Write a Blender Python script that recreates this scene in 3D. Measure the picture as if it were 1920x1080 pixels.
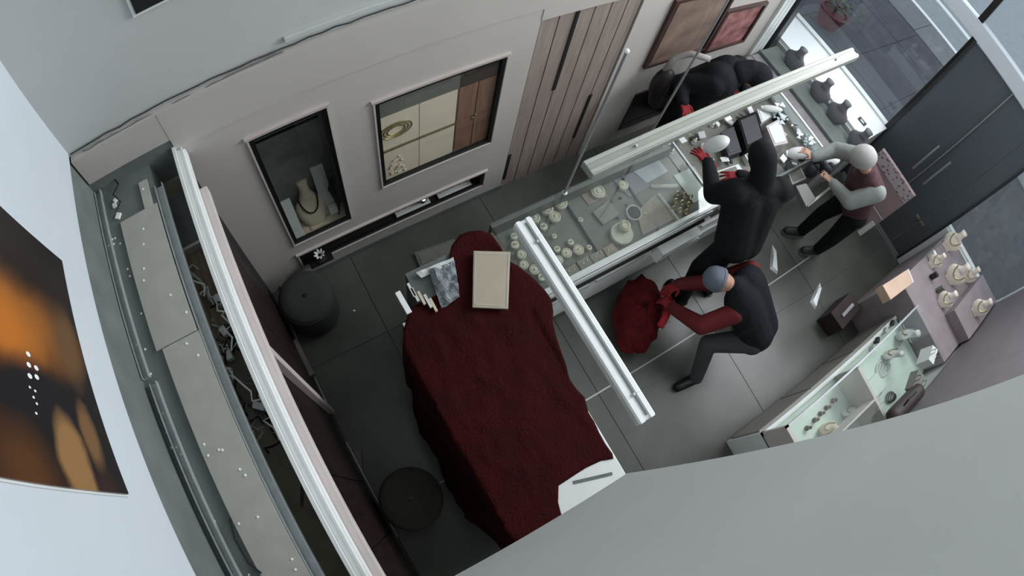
import bpy, math, random
from mathutils import Matrix, Vector
random.seed(7)
for o in list(bpy.data.objects): bpy.data.objects.remove(o)
SC = bpy.context.scene
COL = SC.collection

# ------------------------------------------------------------------ camera (wide surveillance lens with barrel distortion)
H = 4.4
RM = ((-0.13664266, 0.3423304, 0.9295906), (0.85682251, -0.43012149, 0.28434255), (-0.49717599, -0.83534748, 0.23454345))
KL = (0.90189694, -0.00998062, 0.03650833)
cd = bpy.data.cameras.new('camera'); cam = bpy.data.objects.new('camera', cd); COL.objects.link(cam)
cd.type = 'PANO'; cd.panorama_type = 'FISHEYE_LENS_POLYNOMIAL'
cd.sensor_width = 36; cd.sensor_height = 20.25; cd.fisheye_fov = math.pi
cd.fisheye_polynomial_k0 = 0.0
for i, k in enumerate((0.047880165717045016, 9.798199468014994e-05, -1.5477191439628697e-05, 7.959383094203234e-07)):
    setattr(cd, 'fisheye_polynomial_k%d' % (i + 1), -k)
cam.matrix_world = Matrix(((0.85682, 0.43012, -0.28434, 0), (-0.49718, 0.83535, -0.23454, 0), (0.13664, 0.34233, 0.92959, H), (0, 0, 0, 1)))
cd.clip_start = 0.02; cd.clip_end = 200
SC.camera = cam

# ------------------------------------------------------------------ world and lights
w = bpy.data.worlds.new('sky'); SC.world = w; w.use_nodes = True
wn = w.node_tree; wn.nodes.clear()
bg = wn.nodes.new('ShaderNodeBackground'); wo = wn.nodes.new('ShaderNodeOutputWorld')
bg.inputs[0].default_value = (0.74, 0.83, 0.95, 1); bg.inputs[1].default_value = 1.1
wn.links.new(bg.outputs[0], wo.inputs[0])
def area(name, loc, rot, sx, sy, power, col):
    l = bpy.data.lights.new(name, 'AREA'); l.shape = 'RECTANGLE'; l.size = sx; l.size_y = sy; l.energy = power; l.color = col
    o = bpy.data.objects.new(name, l); o.location = loc; o.rotation_euler = rot; COL.objects.link(o); return o
# daylight through the tall glazing over the shop door (faces into the shop)
area('upper_window_daylight', (5.24, 0.25, 3.95), (0, math.radians(90), 0), 2.0, 3.0, 225, (0.94, 0.97, 1.0))
# daylight through the shop window and the door below it
area('shop_window_daylight', (5.55, 1.3, 1.9), (0, math.radians(78), 0), 1.6, 1.2, 11, (0.84, 0.92, 1.0))
# weak overhead fill light, added; no lamp is known there
area('overhead_fill_light', (0.55, 0.75, 5.12), (0, 0, 0), 0.55, 0.55, 2, (0.92, 0.97, 1.0))
SC.view_settings.view_transform = 'Standard'; SC.view_settings.look = 'None'
SC.view_settings.gamma = 1; SC.view_settings.use_curve_mapping = False
SC.view_settings.exposure = 0.0

# ------------------------------------------------------------------ helpers
def ray(px, py):
    dx, dy = px - 960., py - 540.; r = math.hypot(dx, dy) / 1000 + 1e-9
    th = KL[0] * r + KL[1] * r ** 3 + KL[2] * r ** 5; s = math.sin(th) / (r * 1000)
    v = Vector((dx * s, dy * s, math.cos(th)))
    return Vector((Vector(RM[1]).dot(v), Vector(RM[2]).dot(v), -Vector(RM[0]).dot(v)))
def at(px, py, z): d = ray(px, py); return Vector((0, 0, H)) + d * ((z - H) / d.z)
def aty(px, py, y): d = ray(px, py); return Vector((0, 0, H)) + d * (y / d.y)
def atx(px, py, x): d = ray(px, py); return Vector((0, 0, H)) + d * (x / d.x)
def lin(c):
    c = c / 255.; return c / 12.92 if c <= .04045 else ((c + .055) / 1.055) ** 2.4
MATS = {}
def mat(name, rgb, rough=.6, metal=0., var=.12, scale=6., bump=0., emit=0., spec=.5, bscale=None):
    if name in MATS: return MATS[name]
    m = bpy.data.materials.new(name); m.use_nodes = True; nt = m.node_tree; b = nt.nodes['Principled BSDF']
    c = [lin(x) for x in rgb]
    tc = nt.nodes.new('ShaderNodeTexCoord'); nz = nt.nodes.new('ShaderNodeTexNoise'); nz.inputs['Scale'].default_value = scale; nz.inputs['Detail'].default_value = 5
    nt.links.new(tc.outputs['Object'], nz.inputs['Vector'])
    cr = nt.nodes.new('ShaderNodeValToRGB'); e = cr.color_ramp.elements
    e[0].position = .3; e[1].position = .7
    e[0].color = tuple(x * (1 - var) for x in c) + (1,); e[1].color = tuple(min(1, x * (1 + var)) for x in c) + (1,)
    nt.links.new(nz.outputs['Fac'], cr.inputs['Fac']); nt.links.new(cr.outputs['Color'], b.inputs['Base Color'])
    b.inputs['Roughness'].default_value = rough; b.inputs['Metallic'].default_value = metal
    b.inputs['Specular IOR Level'].default_value = spec
    if bump:
        n2 = nt.nodes.new('ShaderNodeTexNoise'); n2.inputs['Scale'].default_value = bscale or scale * 6; n2.inputs['Detail'].default_value = 3
        nt.links.new(tc.outputs['Object'], n2.inputs['Vector'])
        bp = nt.nodes.new('ShaderNodeBump'); bp.inputs['Strength'].default_value = bump; bp.inputs['Distance'].default_value = .02
        nt.links.new(n2.outputs['Fac'], bp.inputs['Height']); nt.links.new(bp.outputs['Normal'], b.inputs['Normal'])
    if emit:
        b.inputs['Emission Color'].default_value = tuple(c) + (1,); b.inputs['Emission Strength'].default_value = emit
    MATS[name] = m; return m
def glass(name, tint, refl=.12, clear=(1, 1, 1)):
    m = bpy.data.materials.new(name); m.use_nodes = True; nt = m.node_tree; nt.nodes.clear()
    t = nt.nodes.new('ShaderNodeBsdfTransparent'); t.inputs[0].default_value = tuple(clear) + (1,)
    g = nt.nodes.new('ShaderNodeBsdfGlossy'); g.inputs['Roughness'].default_value = .04; g.inputs[0].default_value = tuple(tint) + (1,)
    lw = nt.nodes.new('ShaderNodeLayerWeight'); lw.inputs[0].default_value = .25
    mp = nt.nodes.new('ShaderNodeMapRange'); mp.inputs[3].default_value = refl * .4; mp.inputs[4].default_value = min(1, refl * 4)
    mx = nt.nodes.new('ShaderNodeMixShader'); o = nt.nodes.new('ShaderNodeOutputMaterial')
    nt.links.new(lw.outputs['Facing'], mp.inputs[0]); nt.links.new(mp.outputs[0], mx.inputs[0])
    nt.links.new(t.outputs[0], mx.inputs[1]); nt.links.new(g.outputs[0], mx.inputs[2]); nt.links.new(mx.outputs[0], o.inputs[0])
    return m
def wood(name, rgb, rgb2, rough=.5, axis=2, scale=3.):
    m = bpy.data.materials.new(name); m.use_nodes = True; nt = m.node_tree; b = nt.nodes['Principled BSDF']
    tc = nt.nodes.new('ShaderNodeTexCoord'); mp = nt.nodes.new('ShaderNodeMapping')
    s = [14, 14, 14]; s[axis] = 1.2; mp.inputs['Scale'].default_value = s
    nz = nt.nodes.new('ShaderNodeTexNoise'); nz.inputs['Scale'].default_value = scale; nz.inputs['Detail'].default_value = 8; nz.inputs['Distortion'].default_value = .6
    cr = nt.nodes.new('ShaderNodeValToRGB'); e = cr.color_ramp.elements; e[0].position = .32; e[1].position = .7
    e[0].color = tuple(lin(x) for x in rgb) + (1,); e[1].color = tuple(lin(x) for x in rgb2) + (1,)
    nt.links.new(tc.outputs['Object'], mp.inputs[0]); nt.links.new(mp.outputs[0], nz.inputs['Vector']); nt.links.new(nz.outputs['Fac'], cr.inputs[0]); nt.links.new(cr.outputs[0], b.inputs['Base Color'])
    b.inputs['Roughness'].default_value = rough; return m

ORG = {}
class MB:
    def __init__(s): s.v = []; s.f = []; s.mi = []
    def add(s, vs, fs, mi=0):
        n = len(s.v); s.v += [Vector(v) for v in vs]; s.f += [tuple(i + n for i in f) for f in fs]; s.mi += [mi] * len(fs); return s
    def box(s, lo, hi, mi=0):
        x0, y0, z0 = lo; x1, y1, z1 = hi
        return s.add([(x0,y0,z0),(x1,y0,z0),(x1,y1,z0),(x0,y1,z0),(x0,y0,z1),(x1,y0,z1),(x1,y1,z1),(x0,y1,z1)],
                     [(0,3,2,1),(4,5,6,7),(0,1,5,4),(1,2,6,5),(2,3,7,6),(3,0,4,7)], mi)
    def obox(s, c, sx, sy, sz, M=None, mi=0):
        """box of full size sx,sy,sz centred at c, turned by the 3x3 matrix M"""
        M = M or Matrix.Identity(3); c = Vector(c)
        vs = [c + M @ Vector((a * sx / 2, b * sy / 2, d * sz / 2)) for d in (-1, 1) for a, b in ((-1,-1),(1,-1),(1,1),(-1,1))]
        return s.add(vs, [(0,3,2,1),(4,5,6,7),(0,1,5,4),(1,2,6,5),(2,3,7,6),(3,0,4,7)], mi)
    def prism(s, pts, z0, z1, mi=0):
        n = len(pts)
        vs = [(p[0], p[1], z0) for p in pts] + [(p[0], p[1], z1) for p in pts]
        return s.add(vs, [tuple(range(n - 1, -1, -1)), tuple(range(n, 2 * n))] + [(i, (i + 1) % n, n + (i + 1) % n, n + i) for i in range(n)], mi)
    def bar(s, a, b, w, h, mi=0, up=(0, 0, 1)):
        a, b = Vector(a), Vector(b); d = (b - a); L = d.length; d.normalize(); u = Vector(up)
        if abs(d.dot(u)) > .98: u = Vector((0, 1, 0))
        x = d.cross(u).normalized(); y = x.cross(d).normalized()
        M = Matrix((x, d, y)).transposed()
        return s.obox((a + b) / 2, w, L, h, M, mi)
    def cyl(s, a, b, r0, r1=None, n=14, mi=0, caps=True):
        r1 = r0 if r1 is None else r1; a, b = Vector(a), Vector(b); d = (b - a).normalized()
        x = d.orthogonal().normalized(); y = d.cross(x)
        vs = []
        for c, r in ((a, r0), (b, r1)):
            vs += [c + (x * math.cos(t) + y * math.sin(t)) * r for t in [2 * math.pi * i / n for i in range(n)]]
        fs = [(i, (i + 1) % n, n + (i + 1) % n, n + i) for i in range(n)]
        if caps: fs += [tuple(range(n - 1, -1, -1)), tuple(range(n, 2 * n))]
        return s.add(vs, fs, mi)
    def lathe(s, c, prof, n=20, mi=0, M=None):
        c = Vector(c); M = M or Matrix.Identity(3); vs = []
        for r, z in prof: vs += [c + M @ Vector((r * math.cos(2*math.pi*i/n), r * math.sin(2*math.pi*i/n), z)) for i in range(n)]
        fs = [(k*n+i, k*n+(i+1)%n, (k+1)*n+(i+1)%n, (k+1)*n+i) for k in range(len(prof)-1) for i in range(n)]
        fs += [tuple(range(n - 1, -1, -1)), tuple((len(prof)-1)*n + i for i in range(n))]
        return s.add(vs, fs, mi)
    def ell(s, c, rx, ry, rz, M=None, nu=14, nv=9, mi=0):
        c = Vector(c); M = M or Matrix.Identity(3); vs = [c + M @ Vector((0, 0, rz))]
        for j in range(1, nv):
            p = math.pi * j / nv
            vs += [c + M @ Vector((rx*math.sin(p)*math.cos(2*math.pi*i/nu), ry*math.sin(p)*math.sin(2*math.pi*i/nu), rz*math.cos(p))) for i in range(nu)]
        vs.append(c + M @ Vector((0, 0, -rz))); fs = [(0, 1+i, 1+(i+1)%nu) for i in range(nu)]
        for j in range(nv-2): fs += [(1+j*nu+i, 1+(j+1)*nu+i, 1+(j+1)*nu+(i+1)%nu, 1+j*nu+(i+1)%nu) for i in range(nu)]
        L = len(vs)-1; fs += [(L, 1+(nv-2)*nu+(i+1)%nu, 1+(nv-2)*nu+i) for i in range(nu)]
        return s.add(vs, fs, mi)
    def cap(s, a, b, r0, r1, n=14):
        s.ell(a, r0, r0, r0, nu=n); s.ell(b, r1, r1, r1, nu=n); return s.cyl(a, b, r0, r1, n)
    def tube(s, pts, r, n=6, mi=0, closed=False):
        pts = [Vector(p) for p in pts]; N = len(pts); vs = []
        px = None
        for i, p in enumerate(pts):
            if closed: d = pts[(i+1) % N] - pts[i-1]
            else: d = pts[min(i+1, N-1)] - pts[max(i-1, 0)]
            d.normalize()
            x = d.orthogonal().normalized() if px is None else (px - d * px.dot(d)).normalized()
            px = x; y = d.cross(x)
            vs += [p + (x*math.cos(2*math.pi*k/n) + y*math.sin(2*math.pi*k/n))*r for k in range(n)]
        fs = [(i*n+k, i*n+(k+1)%n, ((i+1)%N)*n+(k+1)%n, ((i+1)%N)*n+k) for i in range(N if closed else N-1) for k in range(n)]
        if not closed: fs += [tuple(range(n-1, -1, -1)), tuple((N-1)*n+k for k in range(n))]
        return s.add(vs, fs, mi)
    def ring(s, c, R, r, M=None, n=24, m=8, mi=0):
        M = M or Matrix.Identity(3); c = Vector(c)
        return s.tube([c + M @ Vector((R*math.cos(2*math.pi*i/n), R*math.sin(2*math.pi*i/n), 0)) for i in range(n)], r, m, mi, True)
    def build(s, name, m, parent=None, org=None, smooth=False, bevel=0.):
        if parent is not None: org = ORG[parent.name]
        if org is None:
            lo = [min(v[i] for v in s.v) for i in range(3)]; hi = [max(v[i] for v in s.v) for i in range(3)]
            org = Vector(((lo[0]+hi[0])/2, (lo[1]+hi[1])/2, lo[2]))
        org = Vector(org)
        me = bpy.data.meshes.new(name); me.from_pydata([v - org for v in s.v], [], s.f)
        for x in (m if isinstance(m, (list, tuple)) else [m]): me.materials.append(x)
        if any(s.mi): me.polygons.foreach_set('material_index', s.mi)
        if smooth: me.polygons.foreach_set('use_smooth', [True] * len(me.polygons))
        me.update()
        o = bpy.data.objects.new(name, me); COL.objects.link(o)
        if parent is not None: o.parent = parent
        else: o.location = org
        ORG[o.name] = org
        if bevel:
            b = o.modifiers.new('bevel', 'BEVEL'); b.width = bevel; b.segments = 2; b.limit_method = 'ANGLE'
        return o
def tag(o, label, cat, group=None):
    o['label'] = label; o['category'] = cat
    if group: o['group'] = group
    return o
def struct(o, label=None):
    o['kind'] = 'structure'
    if label: o['label'] = label
    return o
def thing(name, loc, label, cat, group=None):
    o = bpy.data.objects.new(name, None); COL.objects.link(o); o.location = loc; o.empty_display_size = .1; ORG[o.name] = Vector(loc)
    return tag(o, label, cat, group)
def rz(a): return Matrix.Rotation(a, 3, 'Z')
def copy_thing(o, loc, label=None, group=None, rot=0.):
    c = o.copy(); COL.objects.link(c); c.location = loc; c.rotation_euler = (0, 0, rot); ORG[c.name] = Vector(loc)
    if label: c['label'] = label
    if group: c['group'] = group
    for ch in list(o.children):
        d = ch.copy(); COL.objects.link(d); d.parent = c; ORG[d.name] = Vector(loc)
        for g in list(ch.children):
            e = g.copy(); COL.objects.link(e); e.parent = d
    return c

# ------------------------------------------------------------------ materials
M_wallw = mat('white_wall_paint', (205, 212, 218), .75, var=.03, scale=2, bump=.05)
M_wallA = mat('grey_wall_paint', (194, 196, 195), .75, var=.04, scale=2, bump=.05)
M_panel = mat('panel_paint', (192, 186, 180), .7, var=.03, scale=2)
M_raw = mat('unpainted_board', (106, 112, 110), .85, var=.15, scale=5, bump=.1)
M_gyps = mat('grey_plasterboard', (176, 175, 166), .85, var=.06, scale=9, bump=.06)
M_zinc = mat('zinc_profile', (176, 182, 182), .45, .35, var=.1, scale=20)
M_white = mat('white_lacquer', (225, 228, 226), .3, var=.03)
M_glossw = mat('white_profile', (250, 252, 252), .3, var=.02)
M_pinkw = mat('pale_pink_board', (192, 180, 176), .6, var=.06)
M_black = mat('black_metal', (18, 17, 17), .4, var=.1)
M_darkwood = wood('dark_wood', (16, 8, 7), (42, 23, 20), .45)
M_slat = wood('taupe_wood', (144, 130, 122), (164, 150, 142), .6)
M_slot = mat('slot_dark', (22, 16, 14), .8)
M_red = mat('red_cloth', (52, 9, 10), .9, var=.25, scale=5, bump=.5, bscale=60, spec=.15)
M_redsack = mat('red_sack', (82, 11, 15), .8, var=.3, scale=14, bump=.6, bscale=40, spec=.2)
M_glass = glass('clear_glass', (.9, .95, .95), .045, (.96, .97, .96))
M_door = mat('dark_door_panel', (86, 93, 99), .3, var=.06, scale=2)
M_chrome = mat('brushed_steel', (170, 172, 174), .5, .6, var=.05)
M_cream = mat('cream_card', (214, 202, 180), .7, var=.06)
M_velvet = mat('pale_velvet', (184, 184, 170), .85, var=.1, scale=30, bump=.15)
M_greyv = mat('grey_velvet', (122, 122, 114), .9, var=.1, scale=30, bump=.15)
M_gold = mat('gold', (178, 162, 124), .3, .8, var=.2, scale=40)
M_paper = mat('white_paper', (214, 216, 214), .7, var=.05)
M_dark = mat('dark_fabric', (20, 21, 23), .85, var=.2, scale=20, bump=.2, spec=.2)

# ------------------------------------------------------------------ the floor: tiles
m = bpy.data.materials.new('floor_tile'); m.use_nodes = True; nt = m.node_tree; b = nt.nodes['Principled BSDF']
tc = nt.nodes.new('ShaderNodeTexCoord'); nz = nt.nodes.new('ShaderNodeTexNoise'); nz.inputs['Scale'].default_value = 2.2; nz.inputs['Detail'].default_value = 9
n2 = nt.nodes.new('ShaderNodeTexNoise'); n2.inputs['Scale'].default_value = 1.1; n2.inputs['Detail'].default_value = 10; n2.inputs['Distortion'].default_value = 1.5
cr = nt.nodes.new('ShaderNodeValToRGB'); e = cr.color_ramp.elements; e[0].position = .3; e[1].position = .75
e[0].color = (lin(66), lin(68), lin(63), 1); e[1].color = (lin(92), lin(94), lin(87), 1)
v = cr.color_ramp.elements.new(.52); v.color = (lin(78), lin(80), lin(74), 1)
nt.links.new(tc.outputs['Object'], nz.inputs['Vector']); nt.links.new(nz.outputs['Fac'], cr.inputs[0]); nt.links.new(cr.outputs[0], b.inputs['Base Color'])
b.inputs['Roughness'].default_value = .33
M_tile = m
M_grout = mat('grout', (62, 63, 60), .9)
floor = MB().box((-.95, -1.6, -.06), (5.38, 2.3, -.004)).build('floor', M_grout); struct(floor, 'dark grey tiled shop floor')
tx = [-.9, .31, 1.51, 2.71, 3.91, 5.3]; ty = [-1.55, -1.15, .045, 1.245, 2.05]
for i in range(5):
    for j in range(4):
        g = .003
        MB().box((tx[i] + g, ty[j] + g, -.03), (tx[i+1] - g, ty[j+1] - g, 0)).build('tile', M_tile, floor)
MB().box((-.3, .039, -.01), (5.3, .051, .0015)).build('joint_strip', M_chrome, floor)

# ------------------------------------------------------------------ the room shell
TOP = 5.2
ZB = 2.42
struct(MB().box((-1.0, 1.985, 2.40), (5.4, 2.45, TOP)).build('wall_back', M_wallA), 'pale grey upper back wall with a thin cable along its foot')
struct(MB().box((-1.0, 2.30, 0), (5.4, 2.45, 2.40)).build('wall_back_lower', M_raw))
wb = struct(MB().box((-1.0, -1.6, ZB), (-.874, 1.985, TOP)).build('wall_left', M_wallw), 'bright white upper wall that carries the large poster')
struct(MB().box((-1.0, -1.6, 0), (-.885, 2.45, ZB)).build('wall_left_lower', M_raw), 'unpainted grey wall strip below the white wall')
struct(MB().box((-.874, -.40, ZB), (.62, -.275, TOP)).build('wall_front', M_wallA), 'plain pale grey wall that ends above the red table')
struct(MB().box((.50, -1.5, ZB), (.62, -.40, TOP)).build('wall_return', M_wallA))
struct(MB().box((-.95, -1.62, 0), (5.4, -1.5, TOP)).build('wall_right', M_wallA))
struct(MB().box((-.95, -1.5, ZB), (.5, -.40, ZB + .08)).build('trim_1', M_wallA), 'underside of the pale grey wall')
struct(MB().box((-1.0, -1.62, TOP), (5.4, 2.45, TOP + .1)).build('ceiling', M_wallA))
struct(MB().box((2.15, -1.5, .86), (5.28, -1.485, 2.42)).build('trim_4', mat('mauve_panel', (116, 110, 114), .5, var=.08)), 'mauve grey panelling behind the right showcase')
# shopfront: lintel between the lower and the upper glazing, posts
struct(MB().box((5.28, -1.5, 2.45), (5.4, 2.3, 2.62)).build('wall_street', M_wallw))
struct(MB().box((5.28, -1.5, 5.0), (5.4, 1.985, TOP)).build('trim_2', M_wallw))
w2 = thing('window_2', (5.34, .25, 2.62), 'tall glazing above the shop door', 'window'); w2['kind'] = 'structure'; del w2['category']
for y in (-1.45, -.35, .7, 1.93): MB().box((5.30, y - .03, 2.62), (5.36, y + .03, 5.0)).build('window_post', M_black, w2)

# added panel, out of view, to go with the overhead fill light
t = thing('added_ceiling_panel', (.55, .75, 5.2), 'added square white panel on the ceiling, out of view', 'lamp')
MB().box((.24, .44, 5.15), (.86, 1.06, 5.2)).build('frame', M_white, t)

# ------------------------------------------------------------------ the wall panelling with display niches
Y0 = 1.95
def frame_rect(name, x0, x1, z0, z1, th, depth, m, parent, y=Y0, proud=.012):
    b_ = MB()
    for lo, hi in (((x0-th, z0-th), (x1+th, z0)), ((x0-th, z1), (x1+th, z1+th)), ((x0-th, z0), (x0, z1)), ((x1, z0), (x1+th, z1))):
        b_.box((lo[0], y - proud, lo[1]), (hi[0], y + depth, hi[1]))
    return b_.build(name, m, parent)
# the panel is a slab with three openings, built as strips round them
N1 = (-.05, .395, .60, 1.915); N2 = (.665, 1.515, .84, 1.775); N3 = (-.06, 1.515, .215, .42)
PX0, PX1 = -.40, 1.712
b_ = MB(); D = .034
def strip(x0, x1, z0, z1): b_.box((x0, Y0, z0), (x1, Y0 + D, z1))
strip(PX0, PX1, 0, N3[2]); strip(PX0, N3[0], N3[2], N3[3]); strip(N3[1], PX1, N3[2], N3[3])
strip(PX0, PX1, N3[3], N1[2]); strip(PX0, N1[0], N1[2], N1[3])
strip(N1[1], PX1, N1[2], N2[2]); strip(N1[1], N2[0], N2[2], N2[3]); strip(N2[1], PX1, N2[2], N2[3])
strip(N1[1], PX1, N2[3], N1[3]); strip(PX0, PX1, N1[3], 2.10)
wall_panel = struct(b_.build('wall_niche', M_panel), 'pale grey panelled wall with two framed niches and a long low slot')
MB().box((PX0, Y0 - .006, 2.10), (PX1, Y0 + D, 2.40)).build('cornice_board', M_panel, wall_panel)
MB().box((-.874, Y0 - .004, 2.19), (-.40, Y0 + D, 2.40)).build('cornice_board', M_panel, wall_panel)
MB().box((-.885, Y0 + .001, 1.6), (-.40, Y0 + D, 2.19)).build('cavity_end', M_raw, wall_panel)
MB().box((PX1, Y0 - .004, 2.0), (4.35, Y0 + D, 2.40)).build('cornice_board', M_panel, wall_panel)
struct(MB().box((PX0 + .1, Y0 - .012, 0), (PX1, Y0, .07)).build('baseboard_back', M_raw))
# the wall behind is cut by recesses: niche boxes stand in the wall thickness
def niche(n, x0, x1, z0, z1, depth, mback, mfloor, fr, label, pane=True):
    t = thing('display_niche', ((x0+x1)/2, Y0, z0), label, 'display niche')
    MB().box((x0, Y0+.004, z0), (x0+.004, Y0+depth, z1)).build('side_panel', mback, t); MB().box((x1-.004, Y0+.004, z0), (x1, Y0+depth, z1)).build('side_panel', mback, t)
    MB().box((x0, Y0+.004, z0-.004), (x1, Y0+depth, z0)).build('base_panel', mfloor, t); MB().box((x0, Y0+.004, z1), (x1, Y0+depth, z1+.004)).build('top_panel', mback, t)
    MB().box((x0, Y0+depth, z0), (x1, Y0+depth+.004, z1)).build('back_panel', mback, t)
    MB().box((x0-.02, Y0-.02, z1+.011), (x1+.02, Y0, z1+.026)).build('top_ledge', M_pinkw, t)
    frame_rect('frame', x0 + .028, x1 - .028, z0 + .028, z1 - .028, .028, .02, M_black, t, proud=.004)
    if pane: MB().box((x0 + .028, Y0 + .008, z0 + .028), (x1 - .028, Y0 + .012, z1 - .028)).build('pane', M_glass, t)
    frame_rect('outer_trim', x0, x1, z0, z1, .011, .001, M_panel, t, proud=.014)
    return t
M_nb = mat('niche_backing', (126, 128, 128), .5, var=.25, scale=8)
M_brown = wood('brown_panel', (134, 96, 78), (168, 128, 108), .5)
M_brownd = wood('brown_panel_dark', (58, 46, 42), (82, 66, 60), .5)
M_shell = mat('beige_velvet', (222, 206, 182), .85, var=.08)
n1 = niche(1, *N1, .20, M_nb, M_shell, None, 'narrow black framed niche holding a necklace bust')
MB().box((N1[0]+.02, Y0+.19, 1.60), (N1[1]-.02, Y0+.2, 1.615)).build('shelf_line', M_black, n1)
M_creamb = mat('bright_cream_panel', (250, 234, 214), .6, var=.04)
n2 = niche(2, *N2, .05, M_nb, M_shell, None, 'wide black framed niche with cream panels and brown doors')
x0, x1, z0, z1 = N2; xs = x0 + .555
pan = MB
for i in range(2):
    for j in range(2):
        xa = x0 + .03 + i * .262; za = z0 + .03 + j * .36
        MB().box((xa, Y0+.02, za), (xa + .256, Y0+.045, za + .345)).build('cream_panel', M_creamb, n2)
for i in range(2):
    for j in range(2):
        xa = xs + .01 + i * .135; za = z0 + .03 + j * .36
        MB().box((xa, Y0+.024, za), (xa + .128, Y0+.045, za + .345)).build('brown_door', M_brown, n2)
MB().box((x0+.02, Y0+.018, z0+.745), (xs, Y0+.045, z1-.02)).build('grey_strip', M_greyv, n2)
MB().box((xs, Y0+.018, z0+.745), (x1-.02, Y0+.045, z1-.02)).build('dark_strip', M_brownd, n2)
MB().box((x0+.02, Y0+.013, z0+.372), (xs, Y0+.02, z0+.386)).build('shelf_edge', M_gold, n2)
for k in range(2): MB().ell((xs + .128 + .02*k, Y0+.02, z0+.36 + .03*k), .012, .006, .012).build('door_knob', M_gold, n2)
b_ = MB(); 
for k in range(3): b_.ring((x0+.13, Y0+.018, z0+.57), .09-.02*k, .005, Matrix.Rotation(math.pi/2, 3, 'X') @ Matrix.Diagonal((1.2, .8, 1)))
tag(b_.build('necklace', M_gold), 'coiled gold necklace mounted on the upper left cream panel', 'necklace')
te = thing('earring_card', (x0+.13, Y0+.012, z0+.04), 'cluster of pale beaded earrings on the lower left cream panel', 'earrings')
for k in range(22):
    MB().ell((x0+.07+random.random()*.11, Y0+.014, z0+.06+random.random()*.22), .012, .006, .012, nu=6, nv=4).build('bead', M_shell, te)
n3 = niche(3, *N3, .20, M_nb, M_slot, None, 'long low dark slot niche under the framed niches', pane=False)

# things in the niches
def bust(name, label, base, h, m, face=-math.pi/2, w=.13, group=None, neck=True, chain=None):
    """jewellery bust: an easel-backed neck and shoulder form"""
    t = thing(name, base, label, 'display bust', group)
    R = rz(face + math.pi/2); b = Vector(base); K = 16
    keys = [(0, .26), (.12, .40), (.28, .49), (.44, .50), (.54, .44), (.62, .31), (.70, .20), (.80, .165), (.90, .165), (1, .19)]
    def hw(u):
        for (u0, w0), (u1, w1) in zip(keys, keys[1:]):
            if u <= u1:
                q = (u-u0)/(u1-u0); q = q*q*(3-2*q); return (w0+(w1-w0)*q)*w
        return keys[-1][1]*w
    n = 19; vs = []; fs = []; ln = .55
    def fr(x, u, k=1.): return b + R @ Vector((x, -(.11*w + .05*w*math.sin(math.pi*min(1, u/.6)))*k + u*h*ln*.5, u*h))
    for i in range(n):
        u = i/(n-1); q = hw(u); dp = (.11*w + .05*w*math.sin(math.pi*min(1, u/.6))) if u < .66 else min(.15*w, q)
        for k in range(K):
            a = 2*math.pi*k/K; ca, sa = math.cos(a), math.sin(a)
            vs.append(b + R @ Vector((q*abs(ca)**.8*(1 if ca > 0 else -1), dp*sa + u*h*ln*.5, u*h + .004)))
    for i in range(n-1): fs += [(i*K+k, i*K+(k+1) % K, (i+1)*K+(k+1) % K, (i+1)*K+k) for k in range(K)]
    fs += [tuple(range(K-1, -1, -1)), tuple((n-1)*K+k for k in range(K))]
    MB().add(vs, fs).build('form', m, t, smooth=True)
    MB().bar(b + R @ Vector((0, h*.34, .006)), b + R @ Vector((0, h*.20, h*.6)), w*.14, .008).build('easel_leg', m, t)
    MB().obox(b + R @ Vector((0, h*.14, .005)), w*.5, h*.48, .008, R).build('foot', m, t)
    if chain:
        pts = [fr(w*.30*math.cos(a_), .70 - .34*math.sin(a_), 1.15) for a_ in [math.pi*k/18 for k in range(19)]]
        MB().tube(pts, max(.004, w*.03), 6).build('necklace', chain, t)
    return t
zb = N1[2]
bust('necklace_bust', 'beige necklace bust with a dark bead necklace in the narrow niche', (.16, Y0+.085, zb), .42, M_shell, w=.22, chain=M_black)
def card(name, label, c, sx, sy, sz, M, m, cat='card', group=None):
    return tag(MB().obox(c, sx, sy, sz, M).build(name, m, bevel=.002), label, cat, group)
card('jewellery_card', 'tall white jewellery card at the left edge of the narrow niche', (.01, Y0+.075, zb+.21), .07, .012, .40, Matrix.Rotation(-.25, 3, 'X'), M_paper)
card('jewellery_card', 'white jewellery card standing behind the necklace bust', (.285, Y0+.15, zb+.27), .09, .012, .50, Matrix.Rotation(-.2, 3, 'X'), M_paper)
card('ring_box', 'small pale ring box between dark cords in the narrow niche', (.30, Y0+.08, zb+.10), .06, .035, .07, Matrix.Rotation(-.3, 3, 'X'), M_paper, 'box')
b_ = MB()
for k in range(4): b_.tube([(.33 + .01*k, Y0+.06+.02*k, zb+.02), (.345+.008*k, Y0+.07, zb+.16), (.31+.012*k, Y0+.1, zb+.33), (.35, Y0+.12, zb+.42)], .006, 6)
tag(b_.build('cord_necklace', M_black), 'bundle of black cord necklaces hanging at the right of the narrow niche', 'necklace')
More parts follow.
